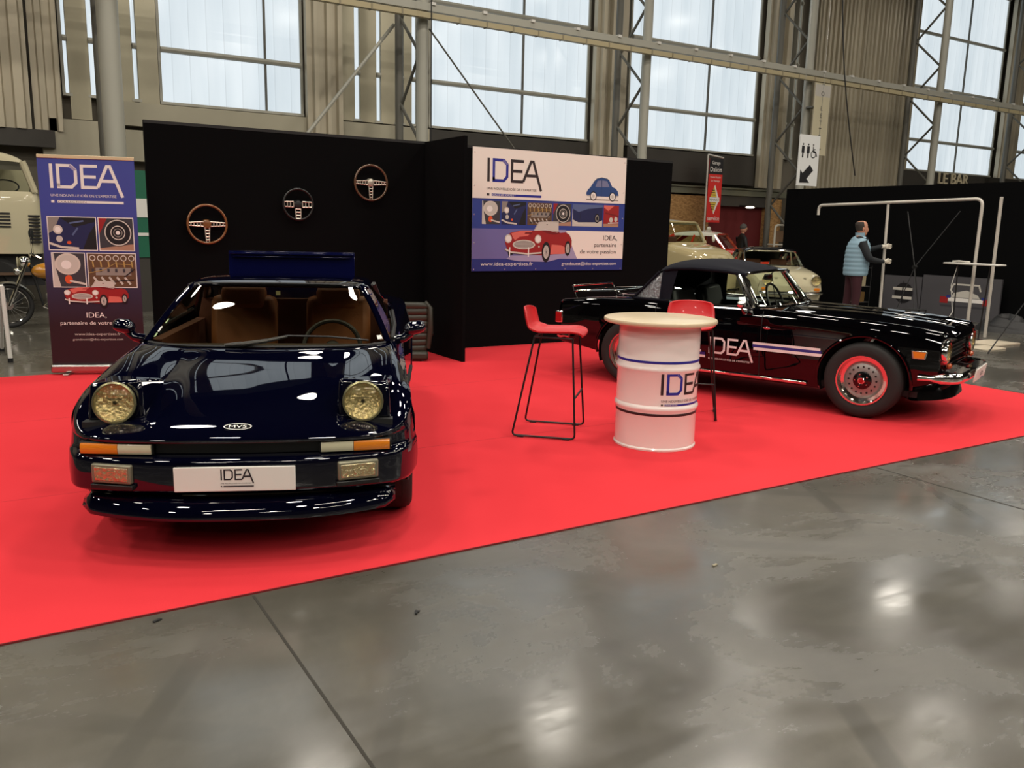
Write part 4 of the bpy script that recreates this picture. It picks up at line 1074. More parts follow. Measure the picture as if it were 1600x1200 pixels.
PC = {}
def pm(name, rgb, r=.45):
    if name not in PC: PC[name] = mat('print_' + name, rgb, r)
    return PC[name]
INK = dict(cream=(236, 226, 216), blue=(38, 48, 122), band=(44, 62, 140), purple=(110, 104, 160), lilac=(158, 148, 180), dark=(44, 30, 32), lblue=(34, 36, 140), navy=(30, 34, 78), red=(150, 28, 30), dred=(116, 20, 24), lred=(214, 104, 92),
           white=(232, 226, 220), grey=(140, 132, 124), lgrey=(196, 190, 180), black=(22, 20, 24), chrome=(206, 198, 186), brass=(176, 146, 84), brown=(96, 70, 48), orange=(214, 82, 40), car=(40, 70, 126), glassb=(116, 118, 150), dgrey=(58, 56, 62), steelb=(86, 100, 140), tan=(170, 130, 106))
def inks(*n): return {k: pm(k, INK[k]) for k in n}
ALL = inks(*INK.keys())

def photo_headlamp(a, x0, y0, x1, y1):
    w_, h = x1 - x0, y1 - y0
    a.rect(x0, y0, x1, y1, 'dgrey'); a.poly([(x0, y0), (x0 + w_ * .22, y0), (x0 + w_ * .1, y0 + h * .5), (x0 + w_ * .05, y1), (x0, y1)], 'lgrey')
    a.ell(x0 + w_ * .47, y0 + h * .68, w_ * .40, h * .32, 'chrome', 28); a.ell(x0 + w_ * .47, y0 + h * .68, w_ * .34, h * .27, 'lgrey', 28); a.ell(x0 + w_ * .42, y0 + h * .66, w_ * .16, h * .13, 'white', 20)
    a.ell(x0 + w_ * .47, y0 + h * .22, w_ * .12, h * .13, 'orange', 18); a.line([(x0 + w_ * .5, y0 + h * .18), (x1, y0 + h * .08)], h * .06, 'chrome')
def photo_front(a, x0, y0, x1, y1):
    w_, h = x1 - x0, y1 - y0
    a.rect(x0, y0, x1, y1, 'navy'); a.poly([(x0, y1), (x0 + w_ * .25, y1), (x0 + w_ * .12, y0 + h * .6), (x0, y0 + h * .5)], 'grey'); a.poly([(x0 + w_ * .7, y0), (x1, y0), (x1, y0 + h * .8), (x0 + w_ * .85, y0 + h * .5)], 'black')
    a.poly([(x0 + w_ * .25, y1), (x1, y1), (x1, y1 - h * .12), (x0 + w_ * .55, y1 - h * .3)], 'black')
    a.line([(x0 + w_ * .45, y0 + h * .82), (x0 + w_ * .75, y0 + h * .9)], h * .05, 'steelb'); a.line([(x0 + w_ * .5, y0 + h * .45), (x0 + w_ * .62, y0 + h * .68)], h * .05, 'steelb')
    a.ell(x0 + w_ * .2, y0 + h * .62, w_ * .10, h * .14, 'chrome'); a.ell(x0 + w_ * .2, y0 + h * .62, w_ * .06, h * .09, 'white'); a.ell(x0 + w_ * .22, y0 + h * .33, w_ * .07, h * .10, 'lgrey'); a.ell(x0 + w_ * .42, y0 + h * .22, w_ * .045, h * .05, 'orange')
    a.line([(x0, y0 + h * .2), (x0 + w_ * .25, y0 + h * .08), (x0 + w_ * .62, y0 + h * .04)], h * .07, 'chrome')
def photo_engine(a, x0, y0, x1, y1, n=6):
    w_, h = x1 - x0, y1 - y0
    a.rect(x0, y0, x1, y1, 'brown'); a.rect(x0 + w_ * .15, y0 + h * .35, x1 - w_ * .1, y0 + h * .58, 'grey')
    for i in range(n):
        cx = x0 + w_ * (i + .6) / (n + .1)
        a.ring(cx, y0 + h * .87, w_ * .065, h * .09, w_ * .018, 'chrome'); a.line([(cx, y0 + h * .78), (cx + w_ * .015, y0 + h * .6)], w_ * .03, 'brass'); a.rect(cx - w_ * .03, y0 + h * .45, cx + w_ * .02, y0 + h * .55, 'dgrey')
        if i < n - 1: a.line([(cx - w_ * .0, y0 + h * .3), (cx + w_ * .12, y0 + h * .08)], w_ * .045, 'lgrey')
    a.line([(x0, y0 + h * .42), (x0 + w_ * .3, y0 + h * .5), (x0 + w_ * .55, y0 + h * .7), (x1 - w_ * .1, y0 + h * .68)], w_ * .014, 'brass')
    a.line([(x0 + w_ * .1, y0 + h * .12), (x1 - w_ * .05, y0 + h * .22)], h * .03, 'black'); a.line([(x0 + w_ * .75, y0 + h * .3), (x1 - w_ * .02, y0 + h * .55)], h * .03, 'black')
def photo_wheel(a, x0, y0, x1, y1):
    w_, h = x1 - x0, y1 - y0; r = min(w_, h) * .40; cx, cy = x0 + w_ * .55, y0 + h * .55
    a.rect(x0, y0, x1, y1, 'dgrey'); a.poly([(x0, y1), (x0 + w_ * .25, y1), (x0, y0 + h * .5)], 'red'); a.poly([(x0, y0), (x1, y0), (x1, y0 + h * .2), (x0, y0 + h * .06)], 'tan')
    a.ell(cx, cy, r * 1.05, r * 1.08, 'black', 28); a.ring(cx, cy, r, r * 1.02, r * .09, 'lgrey', 32); a.ring(cx, cy, r * .55, r * .56, r * .07, 'chrome', 24); a.ring(cx, cy, r * .34, r * .35, r * .06, 'grey', 24); a.ell(cx, cy, r * .16, r * .16, 'white')
def photo_rear(a, x0, y0, x1, y1):
    w_, h = x1 - x0, y1 - y0
    a.rect(x0, y0, x1, y1, 'lgrey'); a.poly([(x0, y1), (x1, y1), (x1, y0 + h * .3), (x0 + w_ * .85, y0 + h * .2), (x0 + w_ * .2, y0 + h * .18), (x0 + w_ * .02, y0 + h * .3)], 'navy')
    a.poly([(x0, y1), (x1, y1), (x1, y1 - h * .1), (x0 + w_ * .5, y1 - h * .2), (x0 + w_ * .2, y1 - h * .35), (x0, y1 - h * .2)], 'steelb'); a.line([(x0 + w_ * .27, y1 - h * .3), (x0 + w_ * .25, y0 + h * .3)], w_ * .01, 'black')
    a.ell(x0 + w_ * .82, y0 + h * .38, w_ * .08, h * .22, 'black'); a.ring(x0 + w_ * .82, y0 + h * .38, w_ * .05, h * .15, w_ * .012, 'chrome'); a.line([(x0, y0 + h * .28), (x0 + w_ * .12, y0 + h * .14), (x0 + w_ * .34, y0 + h * .12)], h * .07, 'chrome')
def photo_red(a, x0, y0, x1, y1):
    w_, h = x1 - x0, y1 - y0
    a.rect(x0, y0, x1, y1, 'red'); a.poly([(x0, y1), (x0 + w_ * .7, y1), (x0 + w_ * .3, y1 - h * .25), (x0, y1 - h * .1)], 'lred'); a.line([(x0 + w_ * .1, y1 - h * .35), (x1, y1 - h * .5)], h * .06, 'dred')
    a.rect(x0, y0, x1, y0 + h * .14, 'tan'); a.ell(x0 + w_ * .5, y0 + h * .33, w_ * .12, h * .12, 'lgrey'); a.ell(x0 + w_ * .82, y0 + h * .36, w_ * .11, h * .12, 'lgrey'); a.line([(x0 + w_ * .3, y0 + h * .17), (x1, y0 + h * .2)], h * .05, 'chrome')
def draw_roadster(a, T):
    """Red open roadster seen from the front three-quarter; T maps drawing units (0..10, 0..5.6) to the sheet."""
    p = lambda pts: [T(*q) for q in pts]
    a.poly(p([(.3, .5), (2, .2), (6.2, .1), (9.6, .9), (9.9, 1.3), (6.5, 1.0), (1, .9)]), 'lilac') if a.shade else None
    a.poly(p([(1.3, 1.1), (.6, .9), (.5, 1.5), (.9, 1.8)]), 'black')
    a.poly(p([(.1, 2.6), (.25, 3.4), (.9, 3.9), (2.2, 4.15), (3.9, 4.2), (5.2, 4.25), (7.2, 4.2), (8.0, 3.95), (8.8, 4.05), (9.4, 3.7), (9.75, 3.0), (9.75, 2.1), (9.3, 1.4), (6.6, 1.05), (6.0, .9), (1.2, 1.2), (.5, 1.6)]), 'red')
    a.poly(p([(6.6, 1.1), (6.75, 2.4), (8.2, 2.3), (9.1, 1.9), (9.3, 1.4), (8.6, 1.15)]), 'lred')
    a.poly(p([(.95, 3.8), (2.2, 4.12), (3.9, 4.15), (3.3, 3.5), (2.1, 3.35), (1.5, 2.9), (1.2, 3.2)]), 'lred')
    a.poly(p([(5.2, 4.2), (7.8, 4.15), (7.8, 3.8), (6.9, 3.7), (5.9, 3.9)]), 'dred'); a.poly(p([(2.9, 3.95), (3.9, 3.98), (3.8, 3.75), (2.8, 3.75)]), 'dred')
    a.poly(p([(4.2, 4.2), (4.9, 5.4), (7.7, 5.35), (7.7, 4.1), (6.2, 4.3)]), 'lgrey'); a.line(p([(4.15, 4.2), (4.85, 5.45), (7.75, 5.4)]), a.lw * 1.3, 'chrome'); a.ell(*T(6.0, 5.0), a.lw * 3, a.lw * 1.5, 'black')
    a.line(p([(4.15, 4.2), (5.8, 4.35), (7.6, 4.0)]), a.lw, 'white')
    # grille
    n = 26; pts = [(2.75 + 1.6 * math.cos(2 * pi * i / n), 2.35 + .62 * math.sin(2 * pi * i / n)) for i in range(n)]
    a.poly(p(pts), 'chrome'); a.poly(p([(2.75 + (x - 2.75) * .87, 2.35 + (y - 2.35) * .8) for x, y in pts]), 'grey')
    for k in range(-2, 3): a.line(p([(1.5, 2.33 + k * .17), (4.0, 2.38 + k * .17)]), a.lw * .6, 'white')
    for cx, cy in ((.55, 3.1), (4.75, 3.1)):
        pts = [(cx + .48 * math.cos(2 * pi * i / n), cy + .55 * math.sin(2 * pi * i / n)) for i in range(n)]
        a.poly(p(pts), 'chrome'); a.poly(p([(cx + (x - cx) * .72, cy + (y - cy) * .72) for x, y in pts]), 'white')
    for cx, cy in ((1.35, 2.2), (4.9, 2.1)): a.ell(*T(cx, cy), a.lw * 3.2, a.lw * 3.2, 'lgrey', 12)
    # bumper
    a.line(p([(.15, 1.75), (1.0, 1.35), (3.3, 1.15), (5.3, 1.3)]), a.lw * 5, 'chrome'); a.line(p([(.15, 1.62), (1.0, 1.22), (3.3, 1.02), (5.3, 1.18)]), a.lw * 1.2, 'dgrey')
    for x in (.75, 3.4): a.line(p([(x, .75), (x + .02, 2.0)]), a.lw * 4, 'white')
    # wheels
    for cx, cy, rx, ry in ((5.95, 1.4, .62, 1.35), (9.15, 1.9, .42, 1.0)):
        pts = [(cx + rx * math.cos(2 * pi * i / n), cy + ry * math.sin(2 * pi * i / n)) for i in range(n)]
        a.poly(p(pts), 'black'); a.poly(p([(cx + (x - cx) * .66, cy + (y - cy) * .66) for x, y in pts]), 'lgrey')
        for k in range(8):
            t_ = pi * k / 8; a.line(p([(cx + rx * .64 * math.cos(t_), cy + ry * .64 * math.sin(t_)), (cx - rx * .64 * math.cos(t_), cy - ry * .64 * math.sin(t_))]), a.lw * .4, 'dgrey')
def draw_small_car(a, T):
    p = lambda pts: [T(*q) for q in pts]; n = 20
    a.poly(p([(0.2, .1), (9.8, .1), (9.9, .35), (.1, .35)]), 'grey')
    a.poly(p([(.1, 1.9), (.6, 2.7), (1.2, 3.2), (2.2, 4.6), (3.1, 5.4), (4.6, 5.7), (6.2, 5.5), (6.9, 5.1), (7.8, 3.6), (8.9, 3.2), (9.6, 2.5), (9.9, 1.5), (9.5, 1.1), (.4, 1.1), (.1, 1.4)]), 'car')
    a.poly(p([(2.7, 3.4), (3.3, 4.9), (4.5, 5.1), (4.5, 3.4)]), 'glassb'); a.poly(p([(4.7, 3.4), (4.7, 5.1), (6.2, 4.95), (7.0, 3.5)]), 'glassb')
    a.line(p([(2.2, 4.6), (3.1, 5.4), (4.6, 5.75), (6.2, 5.5), (6.9, 5.1)]), a.lw * 1.5, 'black'); a.line(p([(4.6, 1.2), (4.6, 5.2)]), a.lw * .7, 'black'); a.line(p([(7.2, 1.3), (7.3, 3.3)]), a.lw * .5, 'black')
    a.line(p([(.1, 1.3), (1.2, 1.2)]), a.lw * 2, 'chrome'); a.line(p([(8.9, 1.3), (9.9, 1.4)]), a.lw * 2, 'chrome')
    for cx in (2.2, 8.0):
        for r, m_ in ((1.0, 'black'), (.78, 'white'), (.45, 'chrome'), (.25, 'lgrey')):
            a.poly(p([(cx + r * math.cos(2 * pi * i / n), 1.1 + r * 1.15 * math.sin(2 * pi * i / n)) for i in range(n)]), m_)

# ------------------------------------------------------------------ large poster
BW, BH = 2.40, 1.512
bn = thing('poster', 'large printed poster showing a red roadster and a small blue car, on the partition', 'poster', (5.14, 9.322, .972))
MB().box2((0, -.006, 0), (BW, 0, BH)).build('poster_sheet', pm('cream', INK['cream']), bn, smooth=False)
A_ = Art(lambda u, v, l: (u, -.0065 - l * .25, v), ALL); A_.lw = .004; A_.shade = True
A_.rect(0, .53 - .006, BW, .895, 'band'); A_.rect(0, 0, BW, .155, 'blue'); A_.rect(0, .155, 1.05, .53, 'purple'); A_.poly([(1.05, .155), (1.62, .155), (1.42, .53), (1.05, .53)], 'lilac')
A_.rect(0, .885, BW, .9, 'blue')
A_.logo(.205, 1.105, .285, 'dark', 'lblue', 'purple', sub=True, tag='GRAND OUEST', box='cream')
A_.build('poster_print', bn)
def photo(fn, x0, x1, y0=.585, y1=.872, par=bn, yy=-.0078):
    a = Art(lambda u, v, l: (u, yy - l * .25, v), ALL); a.lw = .003; fn(a, x0, y0, x1, y1); return a.build('photo_print', par)
for fn, x0, x1 in ((photo_headlamp, .14, .40), (photo_front, .425, .79), (photo_engine, .81, 1.19), (photo_wheel, 1.21, 1.50), (photo_rear, 1.52, 2.02), (photo_red, 2.04, 2.30)): photo(fn, x0, x1)
a = Art(lambda u, v, l: (u, -.0085 - l * .25, v), ALL); a.lw = .004; a.shade = True; draw_roadster(a, lambda x, y: (.47 + x * .108, .105 + y * .098)); a.build('roadster_print', bn)
a = Art(lambda u, v, l: (u, -.0078 - l * .25, v), ALL); a.lw = .004; a.shade = False; draw_small_car(a, lambda x, y: (1.73 + x * .056, .93 + y * .053)); a.build('small_car_print', bn)
a = Art(lambda u, v, l: (u, -.0078 - l * .25, v), ALL)
a.text('IDEA,', 2.29, .405, .062, 'dark', al='r', w=.24); a.text('partenaire', 2.28, .315, .052, 'dark', al='r', w=.38); a.text('de votre passion', 2.275, .225, .052, 'dark', al='r', w=.61)
a.text('www.idea-expertises.fr', .13, .07, .042, 'white', w=.78); a.text('grandouest@idea-expertises.com', 2.29, .07, .04, 'white', w=.92, al='r')
a.build('poster_lettering', bn)
q = MB()
for x in (.03, .49, .96, 1.43, 1.89, 2.37): q.lathe([(.009, 0), (.005, .002)], 10, (x, -.0075, .02), RX(90))
for y in (.35, .7, 1.05, 1.45):
    for x in (.03, 2.37): q.lathe([(.009, 0), (.005, .002)], 10, (x, -.0075, y), RX(90))
tag(q.build('eyelets', M_alu, bn), None, kind='stuff')

# ------------------------------------------------------------------ roll-up banner
ru = thing('roll_up_banner', 'tall blue and black roll-up banner standing at the left end of the partition', 'banner', (.46, 9.30, .0065), math.radians(-20))
RW, RH = .855, 2.09
q = MB(); q.box2((-.01, -.05, .02), (RW + .01, .05, .10)); cs = q.build('cassette', M_alu, ru, bevel=.02)
for x in (.12, .74): MB().box2((x, -.13, 0), (x + .05, .13, .018)).build('foot', M_alu, ru, bevel=.004)
q = MB(); q.box2((0, -.008, RH - .025), (RW, .010, RH + .008)); q.build('top_bar', mat('cream_bar', (206, 186, 150), .4), ru, bevel=.004)
MB().tube([(.43, .03, .1), (.43, .03, RH - .01)], .012, 8).build('pole', M_alu, ru)
sh = MB(); sh.box2((0, -.002, .095), (RW, .001, RH - .02)); sh.build('banner_sheet', None or bpy.data.materials.new('banner_gradient'), ru, smooth=False)
gm = bpy.data.materials['banner_gradient']; gm.use_nodes = True; N, L = nodes_of(gm); b = N['Principled BSDF']
tc = N.new('ShaderNodeTexCoord'); sp_ = N.new('ShaderNodeSeparateXYZ'); cr = N.new('ShaderNodeValToRGB'); L.new(tc.outputs['Generated'], sp_.inputs[0]); L.new(sp_.outputs[2], cr.inputs[0]); L.new(cr.outputs[0], b.inputs['Base Color'])
e = cr.color_ramp.elements; e[0].position = .2; e[0].color = (*lin((34, 18, 26)), 1); e[1].position = .75; e[1].color = (*lin((62, 70, 150)), 1); x_ = e.new(.4); x_.color = (*lin((46, 40, 66)), 1); b.inputs['Roughness'].default_value = .45
A_ = Art(lambda u, v, l: (u, -.0025 - l * .3, v), ALL); A_.lw = .003; A_.shade = False
A_.logo(.10, 1.79, .225, 'white', 'white', 'lilac', sub=True, tag='COLLECTION', box='dark')
A_.build('banner_logo', ru)
for fn, x0, x1, y0, y1 in ((photo_front, .055, .475, 1.215, 1.52), (photo_wheel, .505, .81, 1.215, 1.52), (photo_headlamp, .07, .355, .86, 1.18), (photo_engine, .385, .815, .86, 1.18)):
    a = Art(lambda u, v, l: (u, -.0025 - l * .3, v), ALL); a.lw = .002; a.rect(x0 - .008, y0 - .008, x1 + .008, y1 + .008, 'white'); fn(a, x0, y0, x1, y1); a.build('photo_print', ru)
a = Art(lambda u, v, l: (u, -.008 - l * .3, v), ALL); a.lw = .003; a.shade = False; draw_roadster(a, lambda x, y: (.15 + x * .060, .655 + y * .048)); a.build('roadster_print', ru)
a = Art(lambda u, v, l: (u, -.0025 - l * .3, v), ALL)
a.text('IDEA,', .43, .56, .048, 'white', al='c', w=.18); a.text('partenaire de votre passion', .43, .49, .036, 'white', al='c', w=.66); a.text('www.idea-expertises.fr', .43, .385, .026, 'lgrey', al='c', w=.42); a.text('grandouest@idea-expertises.com', .43, .335, .02, 'lgrey', al='c', w=.46)
a.build('banner_lettering', ru)

# ------------------------------------------------------------------ steering wheels on the partition
def steering(name, label, x, z, r, rim_m, hub_m, kind):
    t = thing(name, label, 'steering wheel', (x, 9.33, z), group='steering wheels hung on the black partition')
    MB().tube([(r * math.cos(2 * pi * k / 48), -.045, r * math.sin(2 * pi * k / 48)) for k in range(48)], .0125, 10, closed=True).build('rim', rim_m, t)
    MB().lathe([(.05, 0), (.05, .02), (.04, .045), (.02, .05), (0, .05)], 28, (0, 0, 0), RX(90)).build('hub', hub_m, t)
    for a in (pi, 0, -pi / 2 if kind else -pi / 2):
        q = MB(); d = V((math.cos(a), 0, math.sin(a))); n_ = V((-math.sin(a), 0, math.cos(a)))
        r0, r1, w0, w1 = (.035, r, .024, .013) if kind != 2 else (.05, r * .93, .03, .026)
        # spoke plate with holes: two rails and rungs
        for s in (-1, 1): q.tube([d * r0 + n_ * s * w0 + V((0, -.036, 0)), d * r1 + n_ * s * w1 + V((0, -.044, 0))], .0065, 6)
        nh = 5 if kind != 2 else 3
        for k in range(nh + 1):
            f = k / nh; c = d * (r0 + (r1 - r0) * f) + V((0, -.036 - .008 * f, 0)); ww = w0 + (w1 - w0) * f
            q.tube([c - n_ * ww, c + n_ * ww], .0075, 6)
        q.build('spoke', M_silver2, t)
    return t
M_silver2 = mat('satin_spoke', (205, 196, 180), .35, .7)
M_wood = mat('varnished_wood', (120, 78, 44), .25, coat=.6, var=.2, vscale=20)
steering('steering_wheel', 'wood rimmed steering wheel with three drilled spokes, lowest and leftmost on the black partition', 1.975, 1.488, .195, M_wood, M_wood, 1)
steering('steering_wheel', 'small black steering wheel with short silver spokes, in the middle of the black partition', 2.946, 1.72, .165, M_blackplastic, M_blackplastic, 2)
steering('steering_wheel', 'thin rimmed steering wheel with silver hub ring, highest and rightmost on the black partition', 3.80, 1.99, .195, mat('dark_wood', (92, 68, 50), .3, coat=.5), M_silver2, 1)

# ------------------------------------------------------------------ oil drum bar table
dt = thing('drum_table', 'white oil drum with dark blue logo and bands, used as a bar table foot', 'drum', (4.05, 4.545, .0065))
R0 = .288
prof = [(0, .012), (R0 - .004, .012), (R0 + .006, 0), (R0 + .008, .012), (R0, .022), (R0, .272), (R0 + .010, .288), (R0 + .012, .298), (R0 + .010, .308), (R0, .322), (R0, .548), (R0 + .010, .564), (R0 + .012, .574), (R0 + .010, .584), (R0, .600), (R0, .86), (R0 + .006, .868), (R0 + .006, .878), (R0 - .008, .878), (R0 - .01, .86), (0, .86)]
MB().lathe(prof, 72).build('drum', mat('white_drum_paint', (232, 226, 220), .22, coat=.5), dt, ang=35)
for z, m_ in ((.627, 'lblue'), (.258, 'dark')):
    MB().lathe([(R0 + .0008, z - .009), (R0 + .0012, z - .008), (R0 + .0012, z + .008), (R0 + .0008, z + .009)], 72).build('painted_band', ALL[m_], dt)
# logo wraps the drum; angle measured from the side facing the camera
base_a = math.atan2(-4.545, -4.05)
def drumf(u, v, l):
    an = base_a + (u) / R0; r = R0 + .0012 + l * .4; return (r * math.cos(an), r * math.sin(an), v)
a = Art(drumf, ALL); a.logo(.028, .402, .152, 'dark', 'lblue', 'purple', n=4, sub=False, sx=1.2)
h = .152; a.text("UNE NOUVELLE IDÉE DE L'EXPERTISE", .035, .352, h * .11, 'dark', w=h * 2.5); a.rect(.035, .326, .048, .339, 'dark'); a.rect(.06, .326, .42, .339, 'lblue', 16); a.text('GRAND OUEST', .064, .329, .009, 'cream', w=.09)
a.build('drum_logo', dt)
tt = MB(); tt.lathe([(0, 0), (.385, 0), (.396, .004), (.400, .014), (.400, .022), (.396, .030), (.390, .032), (0, .032)], 80)
tp = tt.build('table_top', mat('pale_wood_top', (208, 190, 158), .35, coat=.2, var=.18, vscale=2.5, stretch=(1, 6, 1)), None, loc=(4.05, 4.545, .886))
tag(tp, 'round pale wooden table top lying on the white oil drum', 'table top')

# ------------------------------------------------------------------ red bar stools
M_redshell = mat('red_plastic_shell', (196, 30, 36), .38, coat=.15)
def stool(label, x, y, rz):
    t = thing('bar_stool', label, 'stool', (x, y, .008), rz, group='red bar stools around the drum table')
    Rw = []
    prof = [(.245, .735), (.225, .755), (.16, .765), (.05, .760), (-.06, .758), (-.13, .768), (-.17, .80), (-.190, .86), (-.203, .92), (-.207, .945)]
    for i, (px, pz) in enumerate(prof):
        hw = [.165, .19, .205, .21, .21, .205, .20, .195, .18, .155][i]; row = []
        for k in range(-4, 5):
            f = k / 4; lift = (.018 if i < 6 else 0) * abs(f) ** 3; fwd = (.035 * abs(f) ** 2.5 if i >= 5 else 0); row.append(V((px + fwd, hw * f, pz + lift - (.012 * abs(f) ** 3 if i == len(prof) - 1 else 0))))
        Rw.append(row)
    q = MB(); q.grid(patch(Rw, 3, 2)); o = q.build('seat', M_redshell, t, solid=.012, ang=80)
    f = MB()
    for s in (-1, 1):
        f.tube(fillet([(-.10, s * .15, .735), (-.235, s * .245, .010), (.235, s * .245, .010), (.185, s * .175, .735)], .035), .0075, 8)
    f.tube([(-.10, -.15, .735), (-.10, .15, .735)], .0075, 8); f.tube([(.185, -.175, .735), (.185, .175, .735)], .0075, 8)
    f.tube([(-.10, -.15, .735), (.185, -.175, .735)], .0075, 8); f.tube([(-.10, .15, .735), (.185, .175, .735)], .0075, 8)
    zf = .30; k = (zf - .01) / .725
    f.tube([(.235 - .05 * k, -.245 + .07 * k, zf), (.235 - .05 * k, .245 - .07 * k, zf)], .0075, 8)
    f.build('sled_frame', M_blackplastic, t)
    for s in (-1, 1):
        for xx in (-.17, .17): MB().box((xx, s * .245, .004), (.05, .022, .010)).build('foot_glide', M_black, t, bevel=.002)
    return t
stool('red low-back bar stool on thin black legs, left of the white drum', 3.54, 5.165, math.radians(-44))
stool('red low-back bar stool mostly hidden behind the round table top', 4.92, 5.15, math.radians(-133))

# ------------------------------------------------------------------ spare car seat on the floor
se = thing('car_seat', 'old grey-green ribbed car seat standing on the carpet against the partition', 'car seat', (4.03, 8.72, .008), math.radians(-24))
M_olive = mat('olive_vinyl', (44, 44, 34), .5)
q = MB(); P = []
for i in range(57):
    z = .10 + .56 * i / 56; w_ = .185 + .03 * min(1, (z - .10) / .2) - (.04 * max(0, (z - .60) / .06) ** 2); ln = -.01 * abs(math.sin(pi * i / 7.0)) ** .5
    P.append([V((w_ * math.sin(a) if abs(math.sin(a)) < 1 else w_, -.055 * math.cos(a) * 1.0 + (ln * 1.4 if math.cos(a) > .35 else 0), z)) for a in [2 * pi * k / 28 for k in range(28)]])
q.grid(P, close_v=True); q.add(P[0], [tuple(range(28))]); q.add(P[-1], [tuple(range(28))]); q.build('backrest', M_olive, se, ang=70)
for s in (-1, 1): MB().tube([(s * .20, -.02, .14), (s * .225, -.035, .35), (s * .222, -.03, .60), (s * .17, 0, .665)], [.028, .034, .03, .02], 10).build('side_bolster', M_olive, se)
q = MB(); q.box((0, -.02, .06), (.40, .20, .10)); q.build('seat_cushion', M_olive, se, bevel=.03)
q = MB(); q.box2((-.15, -.10, 0), (-.12, .10, .02)); q.build('seat_rail', M_black, se, smooth=False); q = MB(); q.box2((.12, -.10, 0), (.15, .10, .02)); q.build('seat_rail', M_black, se, smooth=False)
MB().tube([(.235, .02, .30), (.26, .02, .30)], .022, 10).build('recliner_knob', M_black, se)
# ================================================================== NEIGHBOURING STAND (right)
t = thing('partition_wall', 'long black partition wall of the neighbouring stand at the right edge', 'partition', (15.5, 3.0, 0))
for i in range(10): MB().box2((0, i * 1.04, 0), (.05, (i + 1) * 1.04, 2.5)).build('wall_panel', M_blackcloth, t, smooth=False)
M_tubew = mat('white_tube', (198, 192, 182), .35, .1)
t = thing('tube_frame', 'white bent tube display frame being put together by the man on the neighbouring stand', 'frame', (12.8, 9.0, 0))
MB().tube(fillet([(0, 1.31, 1.86), (0, 1.31, 2.03), (0, -1.66, 2.10), (.05, -1.62, .02)], .12, 8), .024, 12).build('main_tube', M_tubew, t)
MB().tube([(-.03, -.10, 2.03), (-.05, -.16, .02)], .022, 12).build('upright', M_tubew, t)
MB().tube([(.02, -1.62, .04), (.45, -1.4, .04)], .02, 8).build('foot_tube', M_tubew, t)
t = MB().tube([(13.13, 7.24, .0), (12.97, 7.16, 2.13)], .024, 12).build('white_pole', M_tubew)
tag(t, 'straight white pole standing at the right of the bent tube frame', 'pole')
t = MB().tube([(12.72, 8.80, .31), (13.35, 8.4, .31)], .013, 8).tube([(12.72, 8.80, .31), (12.72, 8.80, 0)], .012, 8).tube([(13.35, 8.4, .31), (13.35, 8.4, 0)], .012, 8).build('low_rail', M_black)
tag(t, 'low black metal rail in front of the grey panels on the neighbouring stand', 'rail')
# grey printed panels leaning by the wall
ALL2 = inks('white', 'black', 'dgrey', 'red', 'blue', 'lgrey')
M_gpan = mat('grey_panel', (74, 72, 76), .5)
for (y0, y1, z1, lab) in ((9.77, 10.58, .75, 'grey panel with a black round emblem, left of the two leaning on the partition'), (8.25, 9.75, .80, 'grey panel with the front of a sports car printed on it, right of the two')):
    t = thing('grey_panel', lab, 'panel', (15.30, y0, 0), group=None)
    MB().box2((0, 0, 0), (.04, y1 - y0, z1)).build('board', M_gpan, t, smooth=False)
    a = Art(lambda u, v, l: (-.002 - l * .5, u, v), ALL2)
    if y0 > 9.7:
        a.ell(.36, .42, .20, .20, 'black', 28)
        for z in (.30, .47): a.rect(.18, z, .60, z + .055, 'lgrey'); a.rect(.37, z - .01, .40, z + .07, 'black')
        a.rect(.375, .2, .39, .66, 'black')
    else:
        a.line([(.36, .55), (.40, .66), (.88, .66), (.93, .55), (.88, .50)], .03, 'lgrey'); a.poly([(.40, .48), (.62, .56), (.86, .5), (.9, .42), (.36, .42)], 'lgrey'); a.rect(.28, .34, .98, .41, 'white')
        a.rect(.18, .30, .30, .42, 'red'); a.rect(.96, .30, 1.12, .42, 'red'); a.rect(.25, .40, .33, .45, 'blue'); a.rect(.92, .40, 1.0, .45, 'blue'); a.rect(.2, .24, 1.1, .27, 'dgrey')
    a.build('printed_car', t)
# black X stand
t = thing('x_stand', 'thin black X-shaped banner stand without its banner, before the black partition', 'stand', (13.6, 8.85, 0))
MB().lathe([(0, -.03), (.035, -.03), (.035, .03), (0, .03)], 12, (0, 0, 1.0), RY(90)).build('hub', M_blackplastic, t)
for q in ((.06, .28, 1.94), (.06, -.66, 1.94), (-.15, .25, 0), (-.15, -.2, 0), (.35, .02, 0)): MB().tube([(0, 0, 1.0), q], .008, 6).build('arm', mat('stand_grey', (44, 44, 44), .5), t)
# white folding board table
t = thing('folding_table', 'small white folding table top on thin legs behind the tube frame', 'table', (12.5, 7.2, 0))
MB().box2((-.12, -.42, 1.12), (.14, .40, 1.145)).build('table_top', mat('white_table', (200, 196, 188), .4), t, bevel=.01)
for y, dy in ((-.25, .05), (.24, -.03)): MB().tube([(.02, y, 1.12), (.02, y + dy, 0)], .010, 8).build('leg', M_blackplastic, t)
MB().tube([(0, .1, 1.13), (.03, .24, 1.15), (0, .30, .8), (-.02, .22, .4), (-.1, .38, .02)], .006, 6).build('cable', M_white, t)
q = MB(); q.tube([(0, .05, 1.16), (0, .22, 1.17), (.02, .33, 1.16)], .012, 8); q.build('white_tool', mat('white_table2', (205, 200, 190), .4), t)
